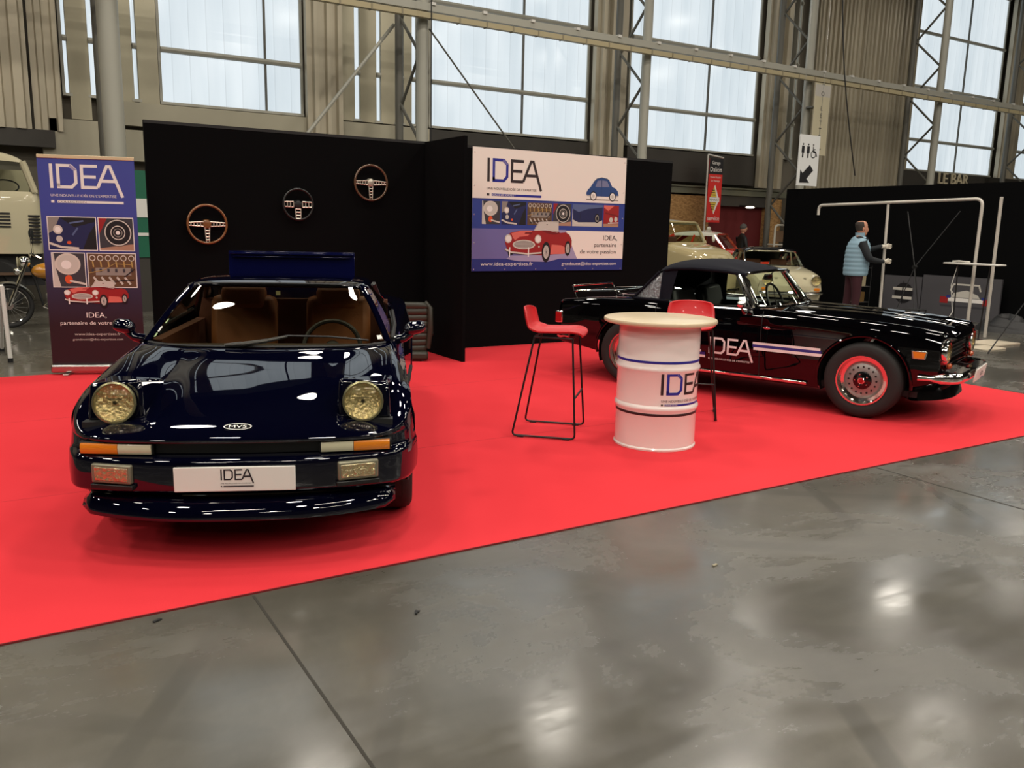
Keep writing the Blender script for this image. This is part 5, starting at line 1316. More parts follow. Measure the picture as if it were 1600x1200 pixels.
# rack with small goods left of the man
t = thing('display_rack', 'narrow black rack with yellow and brown goods behind the man in the blue vest', 'rack', (14.1, 10.45, 0))
for dx, dy in ((0, -.2), (0, .12), (.3, -.2), (.3, .12)): MB().tube([(dx, dy, 0), (dx, dy, .95)], .008, 6).build('post', M_black, t)
for z in (.25, .55, .90): MB().box2((0, -.2, z), (.3, .12, z + .01)).build('shelf', M_alu, t, smooth=False)
M_gold = mat('brown_gold', (120, 92, 52), .4, .4)
k = 0
for z in (.26, .56):
    for dy in (-.12, .03):
        o = MB().box2((14.12, 10.45 + dy - .05, z + .001), (14.3, 10.45 + dy + .05, z + .19 + .03 * k % .05)).build('box', [M_gold, mat('brown_box', (92, 54, 36), .6), mat('cream_box', (160, 148, 120), .5), M_gold][k], bevel=.004)
        tag(o, ['gold box on the lower rack shelf, nearer the man', 'brown box on the lower rack shelf, away from the man', 'cream box on the upper rack shelf, nearer the man', 'gold box on the upper rack shelf, away from the man'][k], 'box', 'goods on the black rack'); k += 1
# things lying on the floor at the right
M_wplate = mat('white_plate_floor', (202, 190, 168), .4)
o = MB().box2((11.55, 6.30, 0), (12.0, 6.62, .02)).build('base_plate', M_wplate, bevel=.004); tag(o, 'flat cream base plate on the floor, nearer to the roadster nose', 'plate')
o = MB().box2((12.1, 6.5, 0), (12.75, 6.95, .025)).build('base_plate', M_wplate, bevel=.004); tag(o, 'flat white base plate on the floor at the foot of the white pole', 'plate')
o = MB().tube([(11.3, 6.16, .01), (13.6, 6.95, .55)], .010, 6).build('black_rod', M_black); tag(o, 'thin black rod lying slanted over the white plates, right of the tubes', 'rod')
q = MB(); random.seed(3); P = []
for i in range(13):
    row = []
    for k in range(20):
        a = 2 * pi * k / 20; rr = math.sin(pi * min(1, (i + .0) / 12 * .5 + .5)) if i else 1; r_ = (1 - i / 12.0) ** .6
        row.append(V((14.35 + .42 * r_ * math.cos(a) * (1 + .15 * math.sin(3 * a)), 7.55 + .52 * r_ * math.sin(a) * (1 + .12 * math.cos(4 * a)), .24 * (i / 12.0) ** .7 * (1 + .25 * math.sin(2 * a + i)))))
    P.append(row)
q.grid(P, close_v=True); o = q.build('black_bag', mat('bag_black', (16, 15, 16), .55, bump=.8, bscale=9)); tag(o, 'crumpled black bag heaped on the floor below the white pole', 'bag')
o = MB().box2((12.5, 6.05, 0), (12.75, 6.22, .95)).build('orange_box', mat('orange_red', (206, 66, 34), .5), bevel=.01); tag(o, 'orange-red stand cut off by the right edge of the picture', 'stand')

# ------------------------------------------------------------------ the man in the blue vest
pe = thing('person', 'man in light blue padded vest and burgundy trousers, holding a white tube', 'person', (12.28, 9.06, 0), math.radians(-31.5))
def skin_mesh(nodes, edges, sub_=2):
    me = bpy.data.meshes.new('s'); me.from_pydata([n[:3] for n in nodes], edges, [])
    ob = bpy.data.objects.new('s', me); COL.objects.link(ob)
    sk = ob.modifiers.new('s', 'SKIN'); ob.modifiers.new('b', 'SUBSURF').levels = sub_
    for v, n in zip(me.skin_vertices[0].data, nodes):
        r = n[3]; v.radius = r if isinstance(r, tuple) else (r, r)
    me.skin_vertices[0].data[0].use_root = True
    dg = bpy.context.evaluated_depsgraph_get(); m2 = bpy.data.meshes.new_from_object(ob.evaluated_get(dg))
    vs = [tuple(v.co) for v in m2.vertices]; fs = [tuple(p.vertices) for p in m2.polygons]
    bpy.data.objects.remove(ob); bpy.data.meshes.remove(me); bpy.data.meshes.remove(m2); return vs, fs
nodes = [(0, 0, .95, (.15, .17)), (0, 0, 1.12, (.15, .175)), (.01, 0, 1.30, (.14, .19)), (.015, 0, 1.43, (.10, .15)), (.03, 0, 1.51, .058), (.045, 0, 1.58, .06),
         (0, -.10, .86, .105), (.02, -.11, .50, .072), (-.02, -.11, .10, .05), (.10, -.11, .045, .045), (.19, -.11, .04, .036),
         (0, .10, .86, .105), (-.03, .11, .50, .072), (-.08, .11, .10, .05), (.04, .11, .045, .045), (.13, .11, .04, .036),
         (.01, -.20, 1.37, .076), (.12, -.27, 1.13, .060), (.40, -.12, 1.10, .036), (.47, -.08, 1.105, .03),
         (.01, .17, 1.37, .066), (.20, .21, 1.25, .054), (.41, .04, 1.34, .036), (.48, .0, 1.345, .03)]
edges = [(0, 1), (1, 2), (2, 3), (3, 4), (4, 5), (0, 6), (6, 7), (7, 8), (8, 9), (9, 10), (0, 11), (11, 12), (12, 13), (13, 14), (14, 15), (3, 16), (16, 17), (17, 18), (18, 19), (3, 20), (20, 21), (21, 22), (22, 23)]
vs, fs = skin_mesh(nodes, edges)
bm_ = MB()
def zone(f):
    c = sum((V(vs[i]) for i in f), V()) / len(f)
    if c.z > 1.49 and abs(c.y) < .1: return 0
    if c.x > .42 and c.z > 1.0: return 3
    if c.z < .13: return 4
    if c.z < .93: return 1
    return 2
for f in fs: bm_.f.append(f); bm_.mi.append(zone(f))
bm_.v = list(vs)
# head: stacked sections from chin to crown with nose, brow and chin in profile
hd_ = []; cx, cz = .055, 1.63
prof = [(-.125, .030, .035, .02), (-.115, .052, .045, .02), (-.09, .072, .058, .012), (-.06, .080, .066, .006), (-.035, .084, .070, .003), (-.01, .088, .073, 0), (.02, .092, .075, -.004), (.05, .096, .076, -.010), (.08, .092, .070, -.014), (.105, .072, .055, -.014), (.12, .035, .028, -.012)]
for dz, rx, ry, ox in prof:
    row = []
    for k in range(24):
        a = 2 * pi * k / 24; x = rx * math.cos(a); y = ry * math.sin(a)
        fr_ = max(0, math.cos(a)) ** 12
        if -.04 < dz < .0: x += .026 * fr_
        elif abs(dz + .06) < .01: x += .010 * fr_
        elif abs(dz - .02) < .01: x += .006 * fr_ - .004 * max(0, math.cos(a)) ** 3
        row.append(V((cx + ox + x, y, cz + dz)))
    hd_.append(row)
bm_.grid(hd_, close_v=True, mi=0); bm_.add(hd_[0], [tuple(range(24))], 0); bm_.add(hd_[-1], [tuple(range(24))], 0)
for s in (-1, 1):
    bm_.ell((cx - .005, s * .075, cz - .005), (.018, .010, .032), 10, 6, mi=0)
M_skin = mat('skin', (188, 132, 106), .55); M_swt = mat('dark_sweater', (28, 32, 36), .85); M_burg = mat('burgundy_trousers', (54, 14, 24), .85); M_glove = mat('white_gloves', (208, 200, 184), .7)
body_ = bm_.build('body', [M_skin, M_burg, M_swt, M_glove, M_black], pe, ang=80, weld=False)
q = MB(); q.grid([[V((cx - .012 + (r_[0].x - cx) * 0 + (p.x - cx) * 1.05, p.y * 1.06, p.z + .002)) for p in row if p.x < cx + .028 - (row[0].z - 1.6) * .35] for row in []] or [[V((0, 0, 0)), V((0, 0, 0))], [V((0, 0, 0)), V((0, 0, 0))]]) if False else None
P = []
for (dz, rx, ry, ox) in prof[4:10]:
    P.append([V((cx + ox + (rx + .006) * math.cos(a) - .002, (ry + .006) * math.sin(a), cz + dz)) for a in [math.radians(82 + (360 - 164) * k / 20 - 0) for k in range(21)]])
q.grid(P); q.build('hair', mat('short_dark_hair', (52, 44, 38), .8), pe, ang=80)
# vest: padded, sleeveless, with stitched rings
P = []
for i in range(41):
    f = i / 40; z = .86 + (1.50 - .86) * f
    rx = pchip([0, .15, .45, .75, .9, 1], [.175, .185, .185, .165, .12, .085], f); ry = pchip([0, .15, .45, .75, .9, 1], [.20, .205, .21, .222, .185, .085], f)
    pad = .012 * abs(math.sin(pi * f * 9)) ** .6
    P.append([V((.012 + .02 * f + (rx + pad) * math.cos(a), (ry + pad) * math.sin(a), z)) for a in [2 * pi * k / 32 for k in range(32)]])
q = MB(); q.grid(P, close_v=True); vst = q.build('vest', mat('light_blue_vest', (132, 162, 178), .6), pe, ang=80)
q = MB(); q.grid([[V((.035 + r * math.cos(a), r * math.sin(a), z)) for a in [2 * pi * k / 24 for k in range(24)]] for r, z in ((.078, 1.47), (.075, 1.52), (.078, 1.56), (.07, 1.56))], close_v=True); q.build('collar', bpy.data.materials['light_blue_vest'], vst)
# hands closed on the tube: palm, four fingers and a thumb each
for (hx, hy, hz) in ((.50, -.075, 1.105), (.51, -.01, 1.345)):
    q = MB(); q.ell((hx - .012, hy, hz), (.032, .022, .045), 12, 8)
    for k in range(4):
        z = hz + .033 - k * .021; L_ = (.9, 1.0, .95, .8)[k]
        q.tube([(hx + .0, hy - .022, z), (hx + .032 * L_, hy - .030, z - .002), (hx + .058 * L_, hy - .004, z - .004), (hx + .040 * L_, hy + .022, z - .004)], [.010, .0095, .009, .007], 7)
    q.tube([(hx - .015, hy + .015, hz + .03), (hx + .018, hy + .032, hz + .040), (hx + .045, hy + .026, hz + .030)], [.011, .010, .008], 7)
    q.build('glove', M_glove, pe, ang=80)

# ================================================================== OLD VEHICLES IN THE BACKGROUND
def old_car(name, label, cat, loc, rz, prof, cab, body_m, roof_m, low_m=None, wheels=((.65, .30), (2.7, .30)), lamps=(.48, .68, .10, .08), band=None, ymir=None, extra=None):
    """prof: (y, z top, half width) from the nose; cab: (y base front, y roof front, y roof rear, y base rear, z base, z roof, half width base, half width roof)."""
    t = thing(name, label, cat, loc, rz)
    T, S_ = [], []
    zb = .22
    for y, z, w_ in prof:
        T.append([V((0, y, z + .02)), V((w_ * .45, y, z + .016)), V((w_ * .8, y, z)), V((w_ * .97, y, z - .05))])
        S_.append([V((w_ * .97, y, z - .05)), V((w_ + .01, y, z - .14)), V((w_ + .015, y, (z + zb) / 2)), V((w_, y, zb + .1)), V((w_ * .95, y, zb))])
    DT_, DS_ = patch(T, 5, 3), patch(S_, 7, 5); b = MB(); ci = [(wy, wr + .01, wr + .055) for wy, wr in wheels]
    both(b, DT_); both(b, DS_, ci)
    w0 = prof[0][2]; z0 = prof[0][1]
    both(b, patch([[V((0, prof[0][0], z0 + .02)), V((w0 * .45, prof[0][0], z0 + .016)), V((w0 * .8, prof[0][0], z0)), V((w0 * .97, prof[0][0], z0 - .05))], [V((0, prof[0][0] - .10, z0 - .14)), V((w0 * .45, prof[0][0] - .09, z0 - .14)), V((w0 * .8, prof[0][0] - .06, z0 - .15)), V((w0 * 1.01, prof[0][0], z0 - .17))],
                   [V((0, prof[0][0] - .10, .45)), V((w0 * .45, prof[0][0] - .09, .45)), V((w0 * .8, prof[0][0] - .06, .45)), V((w0 * 1.02, prof[0][0], .45))], [V((0, prof[0][0] - .02, .25)), V((w0 * .45, prof[0][0] - .02, .25)), V((w0 * .8, prof[0][0], .25)), V((w0 * .95, prof[0][0] + .02, .22))]], 4, 4))
    yl = prof[-1][0]; wl, zl = prof[-1][2], prof[-1][1]
    b.add([(-wl, yl, zb), (wl, yl, zb), (wl, yl, zl - .05), (0, yl, zl + .02), (-wl, yl, zl - .05)], [(0, 1, 2, 3, 4)])
    bo = b.build('body', body_m, t, ang=60)
    MB().box2((-prof[1][2] * .9, .1, .2), (prof[1][2] * .9, yl - .1, .26)).build('underbody', M_black, t, smooth=False)
    wh = MB()
    yb, yf, yr, ye, z_b, z_r, wb, wr_ = cab
    # glass all round
    Gf = [[V((0, yb - .06, z_b)), V((wb * .7, yb - .03, z_b)), V((wb, yb + .06, z_b))], [V((0, yf - .03, z_r)), V((wr_ * .7, yf - .01, z_r)), V((wr_, yf + .05, z_r - .02))]]
    g_ = MB(); both(g_, patch(Gf, 5, 4)); wsn = g_.build('windscreen', M_glassclear, t)
    lp = [V((s * p.x, p.y, p.z)) for s, rr in ((-1, Gf[0][::-1]), (1, Gf[0][1:])) for p in rr] + [V((s * p.x, p.y, p.z)) for s, rr in ((1, Gf[1][::-1]), (-1, Gf[1][1:])) for p in rr]
    MB().tube(lp, .022, 6, closed=True).build('windscreen_frame', extra.get('frame', body_m) if extra else body_m, wsn)
    for s in (-1, 1):
        g_ = MB(); g_.add([(s * wb, yb + .09, z_b), (s * wb, ye - .05, z_b), (s * wr_, yr - .08, z_r - .05), (s * wr_, yf + .08, z_r - .04)], [(0, 1, 2, 3)]); sw_ = g_.build('side_window', M_glassclear, t, smooth=False)
        q = MB()
        for f in ((.0, .03, .04) if True else ()): pass
        for yy0, yy1, r in ((yb + .07, yf + .06, .03), ((yb + ye) * .5, (yf + yr) * .5, .028), (ye - .03, yr - .05, .05)): q.tube([(s * wb, yy0, z_b - .02), (s * wr_, yy1, z_r - .03)], r, 6)
        q.tube([(s * (wb + .005), yb + .06, z_b), (s * (wb + .005), ye, z_b)], .022, 6); q.build('window_frame', extra.get('frame', body_m) if extra else body_m, sw_)
    Rr = []
    for f, dz in ((0, 0), (.12, .045), (.5, .075), (.85, .05), (1, 0), (1.25, -.28)):
        y = yf + (yr - yf) * f; hw = wr_ * (1.0 if 0 < f < 1.1 else .98); Rr.append([V((0, y, z_r + dz + .01)), V((hw * .6, y, z_r + dz * .9)), V((hw * .93, y, z_r + dz * .55 - .005)), V((hw + .02, y, z_r - .045))])
    r_ = MB(); both(r_, patch(Rr, 4, 4)); r_.build('roof', roof_m, t, ang=60)
    q = MB(); q.box2((-wb * .85, yb + .5, .3), (wb * .85, ye - .15, z_b - .02)); q.box2((-wb * .75, yb + .65, z_b - .05), (-.1, yb + .75, z_b + .12)); q.box2((.1, yb + .65, z_b - .05), (wb * .75, yb + .75, z_b + .12)); q.build('seats', M_tand, t, bevel=.03)
    lx, lz, lr, ly = lamps
    for s in (-1, 1):
        lamp_round(t, (s * lx, prof[0][0] - ly, lz), lr, RX(90), ring=M_chrome)
        for wy, wr in wheels: wheel(t, (s * (prof[2][2] - .07), wy, wr + .002), wr, .15, wr * .6, s, 'alloy')
    if low_m:
        for s in (-1, 1):
            q = MB(); c0 = [p for p in DS_]; y_a, y_b = band
            q.grid([[V((s * (p.x + .004), p.y, p.z)) for p in row if .30 < p.z < extra.get('bz', .80)] for row in c0 if y_a < row[0].y < y_b and True] if False else [[V((s * (side_x(DS_, y, z) + .006), y, z)) for z in [.34 + (extra.get('bz', .8) - .34) * k / 6 for k in range(7)]] for y in [y_a + (y_b - y_a) * k / 12 for k in range(13)]])
            q.build('side_panel', low_m, t)
    q = MB(); q.tube([(-prof[0][2], prof[0][0] - .06, .40), (-prof[0][2] * .6, prof[0][0] - .16, .40), (prof[0][2] * .6, prof[0][0] - .16, .40), (prof[0][2], prof[0][0] - .06, .40)], .035, 8); q.build('bumper', M_chrome, t)
    return t
M_cream = paint('cream_paint', (0.52, 0.47, 0.32)); M_cream.node_tree.nodes['Principled BSDF'].inputs['Coat IOR'].default_value = 1.5
M_creamw = paint('ivory_paint', (0.60, 0.57, 0.48)); M_redo = paint('orange_red_paint', (0.50, 0.035, 0.015)); M_topbk = paint('black_hardtop', (0.01, 0.01, 0.012)); M_beige = paint('beige_paint', (0.40, 0.33, 0.18)); M_bluegrey = mat('blue_grey_vinyl', (92, 104, 128), .5)
for m_ in (M_creamw, M_redo, M_beige): m_.node_tree.nodes['Principled BSDF'].inputs['Coat IOR'].default_value = 1.5
sp2 = old_car('small_sports_car', 'cream small sports car with a black hardtop parked behind the black roadster', 'car', (13.10, 11.02, 0), math.radians(-32),
        [(.12, .66, .60), (.35, .76, .65), (.8, .82, .68), (1.2, .85, .68), (1.7, .85, .68), (2.4, .84, .68), (2.9, .80, .66), (3.3, .70, .58)],
        (1.20, 1.52, 2.25, 2.65, .86, 1.16, .60, .53), M_cream, M_topbk, wheels=((.65, .28), (2.65, .28)), lamps=(.47, .63, .095, .08), extra={'frame': M_chrome})
q = MB(); q.grid([[V((x, .045 + .05 * abs(x) * 2, z)) for z in (.44, .55)] for x in [-.33 + .066 * i for i in range(11)]]); q.build('grille', M_blackplastic, sp2)
for s in (-1, 1): MB().box((s * .50, .065, .47), (.12, .03, .05)).build('front_indicator', M_amber, sp2, bevel=.01)
van = old_car('van', 'beige old delivery van with white roof, partly hidden by the black partition', 'van', (12.3, 12.0, 0), math.radians(14),
        [(.1, .98, .62), (.3, 1.14, .70), (.7, 1.24, .76), (.95, 1.28, .78), (1.6, 1.28, .80), (2.6, 1.28, .80), (3.6, 1.28, .80), (4.2, 1.2, .78)],
        (.86, 1.06, 3.8, 4.1, 1.28, 1.70, .72, .64), M_beige, M_creamw, M_creamw, wheels=((.70, .33), (3.2, .33)), lamps=(.50, .84, .10, .02), band=(1.2, 3.9), extra={'bz': .62, 'frame': M_beige})
for s in (-1, 1): MB().ell((s * .90, .85, 1.38), (.05, .03, .075), 14, 10).build('door_mirror', M_creamw, van)
MB().box2((-.822, 1.15, .64), (-.815, 3.9, .68)).build('red_stripe', M_redlens, van, smooth=False)
taxi = old_car('saloon_car', 'old orange-red and white saloon car with a white roof lamp, behind the beige van', 'car', (16.2, 14.15, 0), math.radians(30),
        [(.1, .84, .50), (.35, .98, .62), (.8, 1.06, .68), (1.2, 1.10, .70), (1.8, 1.12, .72), (2.6, 1.10, .72), (3.1, .98, .70), (3.4, .78, .62)],
        (1.05, 1.34, 2.45, 2.95, 1.10, 1.46, .62, .54), M_redo, M_creamw, M_creamw, wheels=((.70, .30), (2.8, .30)), lamps=(.48, .74, .09, .04), band=(1.1, 3.1), extra={'bz': .98, 'frame': M_redo})
q = MB(); q.ell((0, 0, .055), (.10, .05, .055), 14, 8); q.box2((-.12, -.05, 0), (.12, .05, .02)); o = q.build('roof_lamp', M_creamw, taxi, loc=(0, 1.7, 1.535))

# ------------------------------------------------------------------ garage flag, signs
fl = thing('flag_sign', 'narrow red and black vertical flag sign on a white pole, right of the black partition', 'sign', (16.74, 17.2, -.225))
fl.scale = (1.147, 1.147, 1.147)
MB().tube(fillet([(.02, .03, .197), (.0, .03, 3.30), (.50, .03, 3.25)], .03), .02, 8).build('pole', M_tubew, fl)
MB().lathe([(0, 0), (.22, 0), (.22, .02), (0, .03)], 24, (.02, .03, .197)).build('pole_foot', M_black, fl)
sheet = MB(); sheet.box2((.05, .02, 1.74), (.49, .03, 3.22)); sheet.build('flag', pm('flagred', (206, 40, 34)), fl, smooth=False)
FL = inks('white', 'black', 'red'); FL['yellow'] = pm('yellow', (214, 178, 70))
a = Art(lambda u, v, l: (u, .019 - l, v), FL)
a.rect(.05, 2.86, .49, 3.22, 'black'); a.text('Garage', .27, 3.09, .075, 'white', al='c', w=.26); a.text('Dalicin', .27, 2.92, .105, 'white', al='c', w=.37)
a.text('Route Royale', .27, 2.775, .04, 'white', al='c', w=.34); a.text('Le Manège', .27, 2.69, .04, 'white', al='c', w=.28)
a.poly([(.27, 2.62), (.43, 2.27), (.27, 1.93), (.11, 2.27)], 'white'); a.poly([(.25, 2.58), (.37, 2.27), (.25, 1.98), (.11, 2.27)], 'yellow')
for k in range(-4, 5):
    if abs(k) < 1: continue
    z = 2.27 + k * .055; hw = .15 * (1 - abs(z - 2.27) / .34); a.rect(.24 - hw, z - .008, .24 + hw * .6, z + .008, 'black')
a.rect(.11, 2.215, .43, 2.325, 'white'); a.text('RENAULT', .27, 2.245, .055, 'black', al='c', w=.29)
a.text('service', .27, 1.79, .10, 'white', al='c', w=.38)
a.build('flag_print', fl)
sg = thing('toilet_sign', 'white hanging sign with toilet pictograms and a black arrow, before the lattice column', 'sign', (15.32, 13.0, 2.57))
MB().box2((0, -.01, 0), (.66, .01, 1.09)).build('sign_board', pm('signwhite', (222, 222, 220)), sg, smooth=False)
for x in (.03, .63): MB().tube([(x, 0, 1.09), (x, 0, 9.4)], .004, 5).build('hanging_wire', M_alu, sg)
SG = inks('black', 'white'); a = Art(lambda u, v, l: (u, -.011 - l, v), SG)
for cx in (.12, .29):
    a.ell(cx, .885, .022, .022, 'black', 12); a.rect(cx - .045, .70, cx + .045, .85, 'black'); a.rect(cx - .022, .60, cx + .022, .72, 'black')
a.ell(.45, .885, .02, .02, 'black', 12); a.line([(.45, .85), (.46, .73), (.54, .73), (.58, .64)], .025, 'black'); a.ring(.465, .685, .085, .085, .018, 'black'); a.line([(.45, .79), (.53, .79)], .018, 'black')
a.poly([(.08, .06), (.08, .34), (.16, .27), (.38, .46), (.50, .34), (.30, .15), (.40, .07)], 'black'); a.build('pictograms', sg)
sg = thing('toilet_sign', 'tall beige vertical sign reading TOILETTES on the steel column', 'sign', (18.90, 15.66, 3.6))
MB().box2((0, -.008, 0), (.60, .008, 1.84)).build('sign_board', pm('signbeige', (204, 194, 164)), sg, smooth=False)
MB().box2((-.06, .02, 1.2), (.2, .22, 1.24)).build('bracket', M_steeld, sg, smooth=False)
a = Art(lambda u, v, l: (u, -.009 - l, v), inks('black', 'lgrey')); a.rect(0, 1.50, .60, 1.80, 'lgrey')
for i, ch in enumerate('TOILETTES'): a.text(ch, .30, 1.70 - i * .185, .115, 'black', al='c')
a.poly([(.25, .17), (.40, .17), (.25, .03)], 'black'); a.build('sign_lettering', sg)
sg = thing('bar_lettering', 'raised cream letters LE BAR on the dark panel under the right window', 'sign', (27.75, 17.56, 3.30))
a = Art(lambda u, v, l: (u, -.03, v), {'c': mat('cream_letter', (190, 178, 150), .5)}); a.text('LE BAR', 0, 0, .36, 'c', w=1.75)
o = a.build('letters', sg); md = o.modifiers.new('s', 'SOLIDIFY'); md.thickness = .05; md.offset = 0

# items seen below the beam
t = thing('shelf_unit', 'cream shelf unit with rounded top beside the timber boards', 'shelf', (18.85, 16.6, 0))
q = MB(); q.tube(fillet([(0, 0, 0), (0, 0, 1.74), (.62, 0, 1.74), (.62, 0, 0)], .12), .03, 8); q.build('shelf_frame', M_creamw, t)
for z in (.35, .75, 1.18): MB().box2((0, -.02, z), (.62, .25, z + .04)).build('shelf', M_creamw, t, bevel=.008)
MB().box2((.08, .03, 1.28), (.54, .05, 1.58)).build('back_panel', mat('brown_card', (110, 84, 60), .7), t, smooth=False)
o = MB().box2((19.9, 16.2, 0), (20.35, 16.3, 2.05)).build('white_board', mat('offwhite_board', (176, 172, 160), .5), smooth=False); tag(o, 'tall plain off-white board left of the neighbouring black partition', 'board')
pe2 = thing('person', 'distant person in black clothes with grey hair, before the dark red doorway', 'person', (17.45, 16.5, 0), math.radians(-20))
nd = [(0, 0, .95, .13), (.0, 0, 1.15, (.13, .17)), (.0, 0, 1.38, (.11, .18)), (.02, 0, 1.46, .06), (.03, 0, 1.53, .055), (0, -.09, .86, .09), (0, -.1, .48, .06), (0, -.1, .08, .05), (.13, -.1, .04, .04), (0, .09, .86, .09), (0, .1, .48, .06), (0, .1, .08, .05), (.13, .1, .04, .04), (0, -.19, 1.36, .06), (.03, -.25, 1.12, .05), (.14, -.22, .92, .035), (0, .19, 1.36, .06), (.03, .25, 1.12, .05), (.14, .22, .92, .035)]
ed = [(0, 1), (1, 2), (2, 3), (3, 4), (0, 5), (5, 6), (6, 7), (7, 8), (0, 9), (9, 10), (10, 11), (11, 12), (2, 13), (13, 14), (14, 15), (2, 16), (16, 17), (17, 18)]
v2, f2 = skin_mesh(nd, ed, 1); q = MB(); q.v = list(v2)
for f in f2:
    c = sum((V(v2[i]) for i in f), V()) / len(f); q.f.append(f); q.mi.append(0 if (c.z > 1.49 or (c.z < .97 and abs(c.y) > .19)) else 1)
q.ell((.04, 0, 1.62), (.095, .075, .12), 16, 10, mi=0); q.ell((.135, 0, 1.61), (.02, .012, .02), 8, 6, mi=0)
q.build('body', [M_skin, M_black], pe2, ang=80, weld=False)
q = MB(); q.ell((.028, 0, 1.655), (.098, .082, .10), 16, 8); q.build('hair', mat('grey_hair', (80, 76, 72), .8), pe2)
t = thing('ceiling_spot', 'small round lit ceiling lamp above the red doorway', 'lamp', (18.65, 17.4, 2.22)); MB().lathe([(.1, .03), (.13, 0), (.1, -.02), (0, -.025)], 20).build('lens', M_diff, t)
MB().tube([(0, 0, .02), (0, 0, .04), (0, .4, .05)], .02, 6).build('mount', M_black, t)

# ================================================================== LEFT: OLD TRUCK, MOTORCYCLE, TRESTLE
tk = thing('truck', 'cream old truck cab behind the motorcycle at the left edge', 'truck', (-1.6, 15.3, 0))
P = [[V((0, 0, .95)), V((1.4, 0, .95)), V((2.1, 0, .95)), V((2.32, .08, .95)), V((2.40, .5, .95)), V((2.42, 1.0, .95))],
     [V((0, -.02, 1.4)), V((1.4, -.02, 1.4)), V((2.1, -.02, 1.4)), V((2.34, .07, 1.4)), V((2.43, .5, 1.4)), V((2.46, 1.0, 1.4))],
     [V((0, 0, 1.78)), V((1.4, 0, 1.78)), V((2.1, 0, 1.78)), V((2.32, .08, 1.78)), V((2.40, .5, 1.78)), V((2.43, 1.0, 1.78))],
     [V((0, .04, 1.90)), V((1.4, .04, 1.90)), V((2.08, .04, 1.90)), V((2.28, .12, 1.90)), V((2.34, .5, 1.90)), V((2.36, 1.0, 1.90))]]
q = MB(); q.grid(patch(P, 5, 5)); q.build('cab_body', M_cream, tk, ang=60)
q = MB(); q.box2((0, .05, .95), (2.3, 1.9, 1.0)); q.box2((0, .03, .95), (.03, 1.9, 2.3)); q.box2((0, 1.85, 1.0), (2.3, 1.9, 2.3)); q.build('cab_back', M_cream, tk, smooth=False)
Pr = [[V((-.05, .02, 2.36)), V((1.4, .02, 2.36)), V((1.95, .02, 2.35)), V((2.20, .10, 2.33)), V((2.26, .9, 2.33))], [V((-.05, .06, 2.46)), V((1.4, .06, 2.46)), V((1.88, .06, 2.45)), V((2.10, .2, 2.42)), V((2.14, .9, 2.42))], [V((-.05, .9, 2.56)), V((1.2, .9, 2.56)), V((1.7, .9, 2.55)), V((1.9, .9, 2.52)), V((1.95, .95, 2.5))], [V((-.05, 1.8, 2.46)), V((1.4, 1.8, 2.46)), V((1.88, 1.8, 2.45)), V((2.05, 1.7, 2.42)), V((2.12, 1.0, 2.42))]]
q = MB(); q.grid(patch(Pr, 4, 4)); q.build('roof', M_cream, tk, ang=60)
for pa, pb, r in (((2.30, .10, 1.90), (2.16, .08, 2.36), .05), ((1.55, .03, 1.90), (1.55, .03, 2.38), .045), ((.6, .03, 1.9), (.6, .03, 2.38), .06), ((2.36, 1.0, 1.9), (2.24, 1.0, 2.36), .03)): MB().tube([pa, pb], r, 8).build('window_post', M_cream, tk)
q = MB(); q.add([(.6, .06, 1.9), (2.26, .09, 1.9), (2.14, .08, 2.36), (.6, .06, 2.36)], [(0, 1, 2, 3)]); q.build('side_window', M_glassclear, tk, smooth=False)
q = MB(); q.add([(2.28, .12, 1.9), (2.36, 1.0, 1.9), (2.24, 1.0, 2.36), (2.15, .12, 2.36)], [(0, 1, 2, 3)]); q.build('windscreen', M_glass, tk, smooth=False)
for x0, x1, z0, n in ((1.60, 1.94, 1.35, 5), (2.18, 2.34, 1.12, 9)):
    q = MB()
    for k in range(n): q.box2((x0, -.03 if x0 < 2 else -.02, z0 + k * .05), (x1, .12, z0 + k * .05 + .026))
    q.build('louvres', M_black, tk, smooth=False)

q = MB(); q.tube([(.25 + .2 * math.cos(a) + 1.65, .35 + .06 * math.sin(a), 1.98 + .10 * math.sin(a)) for a in [2 * pi * k / 24 for k in range(24)]], .012, 6, closed=True); q.build('steering_wheel', M_blackplastic, tk)
q = MB(); q.box2((1.0, .8, 1.3), (1.6, 1.3, 1.95)); q.build('seat', M_tand, tk, bevel=.04)
q = MB(); q.box2((0, .15, .45), (2.35, 1.8, .95)); q.build('chassis', M_black, tk, smooth=False)
for x in (.5, 1.65): wheel(tk, (x, .16, .46), .46, .24, .25, -1, 'alloy') if False else None
for x in (.35, 1.62):
    q = MB(); rot = RX(90); q.lathe([(.2, -.1), (.40, -.12), (.455, -.08), (.458, .08), (.40, .12), (.22, .10), (.2, .04), (0, .05)], 36, (x, .2, .458), rot); q.build('wheel', M_rubber, tk)
q = MB(); q.box2((0, .02, .62), (2.3, .14, .66)); q.build('side_rail', mat('brown_rail', (84, 62, 44), .7), tk, smooth=False)

